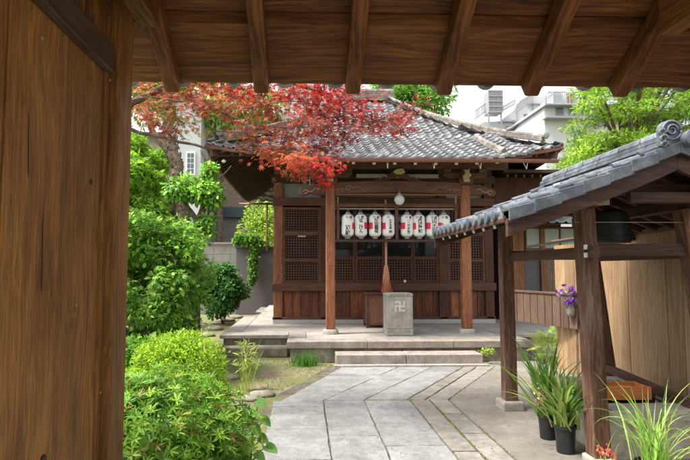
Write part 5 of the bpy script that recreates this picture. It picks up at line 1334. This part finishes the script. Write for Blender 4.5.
# ================================================================== MAPLE over the path
mt = thing('red_maple', 'japanese maple with red and bronze leaves spreading in front of the temple roof', 'tree', (-2.35,5.2,0))
RED = [(.55,.025,.022),(.66,.06,.04),(.36,.018,.018),(.24,.016,.016)]; CRIM = [(.27,.028,.024),(.40,.05,.035),(.15,.018,.016),(.46,.12,.07),(.20,.035,.025)]
BRZ = [(.34,.08,.035),(.26,.055,.028),(.44,.13,.055),(.19,.045,.024)]; OLV = [(.24,.22,.045),(.31,.17,.045),(.34,.11,.04),(.19,.22,.045)]; ORG = [(.58,.12,.045),(.50,.075,.035),(.42,.14,.055)]
sprays = []   # px, py, Y, rx(px), ry(px), n, palette
for (px,py,rx,ry,n,pal) in [
    (150,92,16,8,45,ORG),(146,118,12,7,40,ORG),(167,108,16,12,95,OLV),(182,122,18,10,90,OLV),(160,126,14,8,50,BRZ),(192,100,16,10,85,BRZ),(145,104,10,8,30,OLV),
    (205,90,26,8,110,ORG),(232,88,26,7,120,RED),(262,90,26,8,120,RED),(215,106,22,9,80,BRZ),(240,100,18,6,50,BRZ),
    (268,106,18,9,85,BRZ),(255,124,16,6,45,BRZ),(292,90,22,8,105,RED),(318,92,22,10,130,RED),(340,98,20,12,150,RED),(300,98,20,6,60,ORG),
    (318,112,20,11,120,RED),(342,116,20,11,130,CRIM),(362,108,16,10,105,RED),(372,124,20,9,120,CRIM),(392,120,18,9,105,CRIM),(408,112,14,6,60,CRIM),(400,130,12,5,40,CRIM),
    (300,126,22,8,85,BRZ),(322,132,20,9,100,CRIM),(282,134,22,8,85,BRZ),(345,134,16,7,70,CRIM),(255,142,24,6,75,BRZ),(288,150,24,8,110,BRZ),(318,148,18,8,80,CRIM),
    (270,156,18,7,90,ORG),(298,162,22,8,130,ORG),(322,168,16,8,90,RED),(300,172,18,7,95,BRZ),(338,160,10,6,30,CRIM),(326,180,9,5,35,RED),(245,132,14,5,30,BRZ),(230,118,14,5,28,BRZ)]:
    sprays.append((px,py,rx,ry,n,pal))
Ps=[];Ds=[];Ns=[];Cs=[];Ss=[];cent=[];twig_ends=[]
for (px,py,rx,ry,n,pal) in sprays:
    Y = 4.7 + 1.1*rng.random() + (.3 if px > 330 else 0); c_ = at(px,py,Y); k = Y/500; cent.append(c_)
    n = int(n*1.35); q = rng.normal(0,1,(n,3))*np.array([rx*k*.56, .26, ry*k*.34]); q[:,2] -= .10*np.abs(q[:,0])
    P = np.array(c_)[None]+q; D = q*np.array([1.2,1,.3])+rdir(n)*.25; D[:,2] -= .22; D[:,0] += .05
    N = rdir(n)*.55; N[:,2] += .75; N[:,1] -= .35
    twig_ends.append((Vector(c_), [Vector(P[k2]) for k2 in range(0, n, 9)])); Ps.append(P);Ds.append(D);Ns.append(N);Cs.append(pick(pal,n,.26)*(1+rng.normal(0,.12)));Ss.append(rng.uniform(.05,.10,n))
for i in range(30):     # crown above and beyond the frame, towards the trunk
    c_ = (rng.uniform(-3.4,.4), rng.uniform(4.3,6.6), rng.uniform(3.5,4.2)); n = 60
    q = rng.normal(0,1,(n,3))*np.array([.30,.28,.09]); Ps.append(np.array(c_)[None]+q); D = q+rdir(n)*.2; D[:,2]-=.1; Ds.append(D); N = rdir(n)*.5; N[:,2]+=.8; Ns.append(N); Cs.append(pick([RED,BRZ,ORG][i%3],n,.2)); Ss.append(rng.uniform(.06,.1,n)); cent.append(Vector(c_))
leaves(np.vstack(Ps),np.vstack(Ds),np.vstack(Ns),np.hstack(Ss),'maple',np.clip(np.vstack(Cs),.002,.9),'crown',M['maple'],mt)
mb = MB(); limb(mb, [(-2.35,5.2,-.05),(-2.38,5.22,.9),(-2.28,5.2,1.8),(-2.2,5.25,2.6),(-1.9,5.3,3.3)], .11, .06, 10, .006)
mb.build('trunk', M['bark'], mt, smooth=True)
def P_(a, b_, Y): return tuple(at(a, b_, Y))
BR = [([(-2.24,5.2,2.3), P_(110,128,5.25), P_(140,133,5.3), P_(172,140,5.3), P_(204,147,5.3), P_(246,152,5.35), P_(285,153,5.4)], .027, .006),
      ([(-2.1,5.25,2.9), P_(130,100,5.2), P_(180,102,5.2), P_(215,107,5.2), P_(252,107,5.2), P_(290,101,5.3), P_(330,108,5.4)], .012, .004),
      ([P_(215,107,5.2), P_(245,122,5.2), P_(285,128,5.3), P_(330,126,5.4), P_(380,120,5.5), P_(410,114,5.6)], .010, .004),
      ([P_(204,147,5.3), P_(212,132,5.3), P_(235,132,5.3), P_(270,133,5.2), P_(300,125,5.2)], .009, .004),
      ([(-1.9,5.3,3.3), (-1.3,5.3,3.6), (-.5,5.3,3.65), (.2,5.4,3.5)], .045, .012),
      ([P_(285,153,5.4), P_(300,160,5.2), P_(322,172,5.1)], .008, .003)]
mb = MB()
for pts, a_, c_ in BR: limb(mb, pts, a_, c_, 8, .008)
keys = [Vector(p) for pts,_,_ in BR for p in pts]
for c_ in cent:
    q = min(keys, key=lambda v: (v-c_).length)
    if (q-c_).length < 1.2: limb(mb, [q, (q+c_)/2+Vector((0,0,.03)), c_], .005, .0018, 5, .004)
for c_, ends in twig_ends:
    for e_ in ends: mb.tube([c_, (c_+e_)/2+Vector((0,0,.015)), e_], [.003,.002,.001], 4, cap=False)
mb.build('branch', M['bark'], mt, smooth=True)
# ================================================================== LEFT TREES
t = thing('palm_trunk_tree', 'tree with a thick fibrous brown trunk in front of the white building', 'tree', (at(182,300,10).x,10,0))
mb = MB(); pts = [(at(186,330,10).x,10,0), P_(184,262,10), P_(181,225,10), P_(177,190,10), P_(177,165,10), P_(172,148,10), P_(168,120,10), P_(165,60,10)]
limb(mb, pts, .135, .095, 14, .02)
for i in range(46):     # leaf-base stubs
    f = i/45; k = f*(len(pts)-1.001); a_ = Vector(pts[int(k)]).lerp(Vector(pts[int(k)+1]), k-int(k)); [mb.bar((a_.x+.10*math.cos(q),a_.y+.10*math.sin(q),a_.z+random.uniform(-.06,.06)),(a_.x+.135*math.cos(q),a_.y+.135*math.sin(q),a_.z+random.uniform(.0,.10)),.06,.03,(0,0,1),.04,.015) for q in [k_*2*math.pi/7+random.uniform(-.3,.3) for k_ in range(7)]]
limb(mb, [P_(173,160,10), P_(166,148,10), P_(157,138,10), P_(150,125,10), P_(146,90,10)], .08, .05, 8, .01)
mb.build('trunk', M['palm_bark'], t, smooth='auto')
cl = [((at(a_,b_,10.2).x,10.2+rng.uniform(-.5,.5),at(a_,b_,10.2).z),(.5,.4,.3)) for a_,b_ in ((150,85),(170,70),(190,75),(210,70),(158,60),(185,50))]
foliage(cl, 2600, .12, 'oval', GREEN+BRIGHT, M['leaf'], t, 'crown')
t = thing('pruned_tree', 'small crooked tree with rounded light green leaf pads beside the block wall', 'tree', (at(197,300,8.8).x,8.8,0))
mb = MB(); limb(mb, [(at(197,325,8.8).x,8.8,0), P_(196,270,8.8), P_(197,238,8.8), P_(197,222,8.8), P_(188,208,8.8), P_(182,196,8.8), P_(175,190,8.8)], .075, .03, 8, .01)
limb(mb, [P_(196,222,8.8), P_(206,206,8.8), P_(207,190,8.8)], .045, .015, 7, .008); limb(mb, [P_(197,245,8.8), P_(203,228,8.7)], .03, .01, 6)
limb(mb, [P_(197,222,8.8), P_(204,200,8.8), P_(204,180,8.8), P_(206,165,8.8), P_(201,150,8.8)], .04, .02, 7, .006); limb(mb, [P_(204,185,8.8), P_(216,180,8.7), P_(226,172,8.6), P_(231,166,8.6)], .012, .005, 6, .006)
mb.build('trunk', M['bark'], t, smooth=True)
cl = []
for a_,b_,rx,ry in ((207,192,15,9),(200,186,9,6),(213,200,12,6),(203,228,11,8),(207,221,8,6),(178,190,12,9),(186,183,9,7),(196,196,9,6),(209,172,7,8),(214,168,5,5)):
    c_ = at(a_,b_,8.75); cl.append(((c_.x,c_.y+rng.uniform(-.1,.1),c_.z),(rx*.020,rx*.017,ry*.022)))
foliage(cl, 3600, .07, 'oval', BRIGHT+[(.26,.42,.10)], M['leaf'], t, 'crown', .0, droop=.4, sv=.45, spread=.28)
t = thing('garden_tree', 'yellow green leafy tree behind the gate post at the far left', 'tree', (-4.0,10.6,0))
cl = []
for a_,b_,rx,ry in ((140,176,16,18),(150,160,14,14),(145,205,16,16),(158,215,14,16),(140,232,18,16),(165,240,16,14),(150,252,18,14),(135,150,14,14),(168,262,14,12),(146,180,12,12),(120,190,20,30),(115,240,20,20),(166,196,11,10),(160,182,9,8),(173,217,12,11),(184,236,12,10),(192,248,11,9),(178,250,14,10),(155,192,10,9)):
    c_ = at(a_,b_,9.9); cl.append(((c_.x,c_.y+rng.uniform(-.4,.4),c_.z),(rx*.021,rx*.02,ry*.019)))
foliage(cl, 14000, .095, 'palm5', [(.26,.42,.04),(.20,.36,.04),(.36,.50,.07),(.12,.26,.03)], M['leaf'], t, 'crown', .4)
mb = MB(); limb(mb, [(-4.0,10.6,0),(-3.95,10.6,1.5),(-3.7,10.5,2.6),(-3.6,10.5,3.7)], .10, .04, 8, .01); mb.build('trunk', M['bark'], t, smooth=True)
t = thing('ivy', 'trailing green ivy hanging over the left end of the mauve wall', 'ivy', (-1.7,17.0,0))
cl = []
for a_,b_,rx,ry in ((249,240,9,5),(240,240,7,5),(256,243,7,7),(254,256,5,8),(253,270,4,9),(252,280,2,5)):
    c_ = at(a_,b_,17.2); cl.append(((c_.x,17.2,c_.z),(rx*.034,.12,ry*.034)))
foliage(cl, 1500, .12, 'oval', [(.14,.28,.05),(.22,.36,.07),(.08,.18,.03)], M['leaf'], t, 'leaves', .2)
t = thing('hedge_tree', 'yellow green tree behind the mauve wall beside the hall eave', 'tree', (-1.6,19.6,0))
cl = [((at(a_,b_,19.5).x,19.5+rng.uniform(-.3,.3),at(a_,b_,19.5).z),(.55,.5,.6)) for a_,b_ in ((258,215),(268,225),(262,235),(275,212),(252,228),(272,242),(285,225))]
foliage(cl, 3200, .15, 'simple', [(.28,.40,.05),(.36,.45,.07),(.18,.29,.04)], M['leaf'], t, 'crown', .3)
limb(MB(), [(-1.5,19.6,0),(-1.45,19.6,2.8)], .09, .05).build('trunk', M['bark'], t, smooth=True)

# ================================================================== LEFT BACKGROUND WALLS AND BUILDINGS
def wallbox(name, label, cat, px0, px1, ptop, Y, mat, th=.15, pbot=None):
    a_, c_ = at(px0, 260, Y), at(px1, 260, Y); z = at((px0+px1)/2, ptop, Y).z
    t = thing(name, label, cat, ((a_.x+c_.x)/2, Y, 0)); MB().box(a_.x,c_.x,Y,Y+th,0,z).build('wall_panel', mat, t, .01); return t, a_.x, c_.x, z
t, xa, xc, z = wallbox('garden_wall', 'smooth mauve garden wall behind the left side of the hall', 'wall', 236, 300, 248, 17.5, M['purple_wall'])
MB().box(xa-.03,xc,17.46,17.69,z,z+.05).build('coping', M['slate_blue'], t)
t, xa, xc, z = wallbox('block_wall', 'pale concrete block wall behind the dark green shrub', 'wall', 190, 236.5, 244, 17.8, M['block'])
MB().box(xa,xc,17.78,17.97,z,z+.06).build('coping', M['granite'], t)
Yh = 22
a_, c_ = at(199,260,Yh), at(262,260,Yh)
t = thing('mauve_house', 'low mauve clad house with a dark slate blue eave band beyond the block wall', 'house', ((a_.x+c_.x)/2, Yh, 0))
zt_ = at(230,218,Yh).z; zr = at(230,207.5,Yh).z
MB().box(a_.x,c_.x+2,Yh,Yh+3,0,zt_).build('wall_panel', M['mauve2'], t)
MB().box(a_.x-.1,c_.x+2.1,Yh-.25,Yh+3.1,zt_+.003,zr).build('roof', M['slate_blue'], t, .02)
mb = MB()
for i in range(9): z = .5+i*.42; mb.box(a_.x,c_.x+2,Yh-.008,Yh-.002,z,z+.02)
mb.build('cladding_joint', M['purple_wall'], t)
Yb = 26; a_, c_ = at(192,260,Yb), at(300,260,Yb)
t = thing('brick_building', 'brown brick building rising behind the mauve house', 'building', ((a_.x+c_.x)/2, Yb, 0))
MB().box(a_.x,c_.x+1,Yb,Yb+6,0,at(230,120,Yb).z).build('wall_panel', M['brown_brick'], t)
MB().box(a_.x-.1,c_.x+1.1,Yb-.1,Yb+6.1,at(230,120,Yb).z+.003,at(230,118,Yb).z+.25).build('parapet', M['grey_wall'], t)
for px in (255,275): 
    p = at(px,170,Yb); w_ = MB().box(p.x-.6,p.x+.6,Yb-.05,Yb-.002,p.z-.6,p.z+.6).build('window', M['white_paint'], t); MB().box(p.x-.5,p.x+.5,Yb-.07,Yb-.052,p.z-.5,p.z+.5).build('pane', M['glass_blue'], w_)
Yw = 20; a_, c_ = at(173,260,Yw), at(199,260,Yw)
t = thing('white_house', 'tall white house with a paned window behind the fibrous tree trunk', 'house', ((a_.x+c_.x)/2, Yw, 0))
MB().box(a_.x,c_.x,Yw,Yw+1.5,0,at(185,98,Yw).z).build('wall_panel', M['white_wall'], t)
mb_ = MB(); p0, p1 = at(187,174,Yw), at(194.5,153,Yw)
w_ = MB().box(p0.x-.05,p1.x+.05,Yw-.05,Yw-.002,p0.z-.05,p1.z+.05).build('window', M['white_paint'], t)
mb = MB(); 
for i in range(2):
    for j in range(4):
        x0 = p0.x+(p1.x-p0.x)*i/2+.015; z0 = p0.z+(p1.z-p0.z)*j/4+.02; mb.box(x0,x0+(p1.x-p0.x)/2-.03,Yw-.062,Yw-.052,z0,z0+(p1.z-p0.z)/4-.04)
mb.build('pane', M['glass_blue'], w_)
MB().box(a_.x-.1,c_.x+.1,Yw-.2,Yw+1.6,at(185,98,Yw).z,at(185,98,Yw).z+.12).build('roof', M['grey_wall'], t)
MB().box(at(173,260,Yw).x,at(177.5,260,Yw).x,Yw-.06,Yw-.003,0,at(180,158,Yw).z).build('corner_panel', M['pink_wall'], t)
Yp = 24; a_, c_ = at(80,260,Yp), at(173,260,Yp)
t = thing('pink_house', 'pinkish rendered house at the far left behind the garden trees', 'house', ((a_.x+c_.x)/2, Yp, 0))
MB().box(a_.x,c_.x,Yp,Yp+6,0,at(150,138,Yp).z).build('wall_panel', M['pink_wall'], t)
MB().box(a_.x-.3,c_.x+.2,Yp-.4,Yp+6.3,at(150,138,Yp).z+.003,at(150,134,Yp).z).build('roof', M['grey_wall'], t)
p0, p1 = at(148,212,Yp), at(168,176,Yp)
w_ = MB().box(p0.x,p1.x,Yp-.05,Yp-.002,p0.z,p1.z).build('window', M['grey_wall'], t); MB().box(p0.x+.08,p1.x-.08,Yp-.07,Yp-.052,p0.z+.08,p1.z-.08).build('pane', M['glass_blue'], w_)
# little tiled lean-to at left
Ys = 13
t = thing('garden_shed', 'small shed with a dark tiled roof showing behind the gate post', 'shed', (at(135,260,Ys).x, Ys, 0))
p0, p1 = at(110,165,Ys), at(151,181,Ys)
MB().plate([(p0.x,p0.z),(p0.x,p0.z-.14),(p1.x,p1.z-.12),(p1.x,p1.z)][::-1], Ys-.6, Ys+1.2).build('roof', M['tile_s'], t)
MB().box(p0.x,p1.x-.35,Ys-.3,Ys+1.0,0,p1.z-.13).build('wall_panel', M['white_wall'], t)

# ================================================================== BACKGROUND: white buildings and trees behind the roof
Yq = 40
def box_at(mb, px0, px1, pyt, pyb, Y, th=.2, dz=0):
    a_, c_ = at(px0,pyt,Y), at(px1,pyb,Y); mb.box(a_.x,c_.x,Y,Y+th,c_.z,a_.z); return a_, c_
t = thing('white_building', 'white stepped building with outside stair railings beyond the temple roof', 'building', (at(500,200,Yq).x, Yq, 0))
poly = [(455,200),(590,200),(590,100),(566,96),(556,90),(548,97),(528,96),(520,100),(514,110),(500,121),(484,122),(470,128),(455,128)]
MB().plate([(at(a_,b_,Yq).x, at(a_,b_,Yq).z if b_ < 200 else 0) for a_,b_ in poly][::1], Yq, Yq+10).build('wall_panel', M['white_wall'], t)
def railing(px0,py0,px1,py1,h=7,n=9,Y=Yq-.3):
    mb = MB(); 
    for i in range(n+1):
        p = at(px0+(px1-px0)*i/n, py0+(py1-py0)*i/n, Y); q = at(px0+(px1-px0)*i/n, py0+(py1-py0)*i/n-h, Y); mb.bar(p, q, .05, .05)
    for hh in (0, h): mb.bar(at(px0,py0-hh,Y), at(px1,py1-hh,Y), .07, .07)
    return mb.build('stair_railing', M['metal_grey'], t)
railing(475,119,489,109,8); railing(502,111,515,104,4); railing(516,113,533,101,8,11)
mb = MB()
for a_, b_ in ((517,128),(533,118),(545,124)): box_at(mb, a_, a_+.8, b_-18, b_, Yq-.12, .1)
mb.build('drain_pipe', M['grey_wall'], t)
mb = MB(); box_at(mb, 524,530,114,118,Yq-.08,.06); w_ = mb.build('window', M['glass_blue'], t)
for a_, b_ in ((506,126),(538,108),(512,120),(541,120),(535,128)):
    mb = MB(); box_at(mb, a_, a_+4, b_, b_+3.5, Yq-.08, .06); mb.build('window', M['grey_wall'], t)
mb = MB(); box_at(mb, 528, 547, 103, 103.8, Yq-.3, .3); mb.build('ledge', M['grey_wall'], t)
mb = MB(); box_at(mb, 500, 520, 121, 121.8, Yq-.3, .3); mb.build('ledge', M['grey_wall'], t)
railing(548,97,566,97,5,10)
t = thing('water_tank', 'grey slatted box on posts standing on the white building', 'tank', (at(496,115,39).x, 39, 0))
mb = MB(); p0, p1 = at(489,112,39), at(502,91,39); mb.box(p0.x,p1.x,39,40.2,p0.z,p1.z); mb.build('panel_box', M['grey_wall'], t)
mb = MB()
for i in range(4): x = p0.x+(p1.x-p0.x)*i/3; mb.box(x-.04,x+.04,38.95,38.995,p0.z,p1.z)
for i in range(5): z = p0.z+(p1.z-p0.z)*i/4; mb.box(p0.x-.04,p1.x+.04,38.9,38.948,z-.04,z+.04)
mb.build('frame', M['metal_grey'], t)
mb = MB()
for px in (489.3,501.7): q = at(px,113,39); mb.box(q.x-.06,q.x+.06,39.1,39.2,0,p0.z)
mb.build('leg', M['metal_grey'], t)
Yr_ = 34
t = thing('apartment_block', 'white apartment block with balconies between the temple roof and the green tree', 'building', (at(575,200,Yr_).x, Yr_, 0))
p0, p1 = at(547,200,Yr_), at(640,104,Yr_)
MB().box(p0.x,p1.x,Yr_,Yr_+8,0,p1.z).build('wall_panel', M['white_wall'], t)
mb = MB(); box_at(mb,546,641,103.5,105.5,Yr_-.6,9); box_at(mb,546,641,116.5,118.5,Yr_-.6,.6); mb.build('balcony_slab', M['grey_wall'], t)
for px in (556,569,582,600): 
    mb = MB(); box_at(mb,px,px+8,107,114.5,Yr_-.08,.07); w_ = mb.build('window', M['metal_grey'], t); mb = MB(); box_at(mb,px+.7,px+7.3,107.7,113.8,Yr_-.1,.015); mb.build('pane', M['glass_blue'], w_)
mb = MB(); box_at(mb,553,562,95,104,Yr_+1,2); box_at(mb,566,576,92,104,Yr_+1,2); mb.build('roof_cabin', M['grey_wall'], t)
mb = MB(); box_at(mb,568,572,94,103,Yr_+.9,.08); mb.build('cabin_door', M['orange_board'], t)
mb = MB()
for i in range(12): q = at(546+i*8,104,Yr_-.55); mb.box(q.x-.03,q.x+.03,Yr_-.58,Yr_-.53,q.z,q.z+.6)
mb.build('railing', M['metal_grey'], t)
t = thing('white_tower_block', 'plain white building glimpsed through the red maple above the hall roof', 'building', (at(292,200,36).x, 36, 0))
p0, p1 = at(280,200,36), at(345,84,36); MB().box(p0.x,p1.x,36,44,0,p1.z+3).build('wall_panel', M['white_wall'], t)
for i in range(4):
    for j in range(2): q = at(284+i*14, 100+j*16, 36); MB().box(q.x,q.x+.55,35.95,35.995,q.z-.3,q.z+.3).build('window', M['glass_blue'], t)

def crown_tree(name, label, trunk, clumps, n, size, kind, cols_, tr=.18, **kw):
    t = thing(name, label, 'tree', (trunk[0], trunk[1], 0))
    foliage(clumps, n, size, kind, cols_, M['leaf'], t, 'crown', **kw)
    mb = MB(); top = max(c[0][2] for c in clumps); mid = (trunk[0], trunk[1], top*.55)
    limb(mb, [(trunk[0],trunk[1],-.05),(trunk[0]+.1,trunk[1],top*.3),mid,(trunk[0]-.1,trunk[1],top*.85)], tr, tr*.35, 10, .02)
    for c_, r_ in clumps[::3]: limb(mb, [mid, ((mid[0]+c_[0])/2,(mid[1]+c_[1])/2,(mid[2]+c_[2])/2+.2), c_], tr*.35, tr*.08, 6, .02)
    mb.build('trunk', M['bark'], t, smooth=True); return t
cl = []
for i in range(190):
    px = rng.uniform(568,735); py = rng.uniform(58,190); Y = rng.uniform(12.6,15.5)
    if px - 570 < (138-py)*.38: continue
    c_ = at(px,py,Y); s = rng.uniform(.3,.6); cl.append((tuple(c_),(s,s,s*.36)))
crown_tree('feathery_tree', 'large bright yellow green feathery tree right of the temple roof', (9.4,14.2,0), cl, 60000, .095, 'frond', [(.19,.33,.03),(.26,.40,.035),(.11,.22,.022),(.36,.48,.06),(.07,.14,.02)], .22, shell=.2, droop=.12, clumpvar=.25)
cl = [((at(a_,b_,24).x,24+rng.uniform(-.8,.8),at(a_,b_,24).z),(1.1,1.0,.8)) for a_,b_ in ((398,92),(412,95),(425,96),(405,82),(420,84),(434,92),(388,86),(410,104),(428,106))]
crown_tree('background_tree', 'bright green tree behind the top of the hall roof', (at(412,200,24).x,24,0), cl, 5200, .24, 'simple', [(.16,.34,.05),(.22,.40,.06),(.12,.26,.04)], .2, shell=.4)
cl = [((at(a_,b_,21).x,21+rng.uniform(-.8,.8),at(a_,b_,21).z),(1.0,.9,.7)) for a_,b_ in ((215,108),(230,100),(245,108),(222,120),(205,98),(238,122),(256,98),(150,100),(142,110),(160,92),(175,100),(195,112),(265,108))]
crown_tree('background_tree', 'green tree behind the left corner of the roof seen through the maple', (at(218,200,21).x,21,0), cl, 6500, .2, 'simple', [(.20,.34,.06),(.28,.42,.08),(.14,.26,.045)], .2, shell=.35)
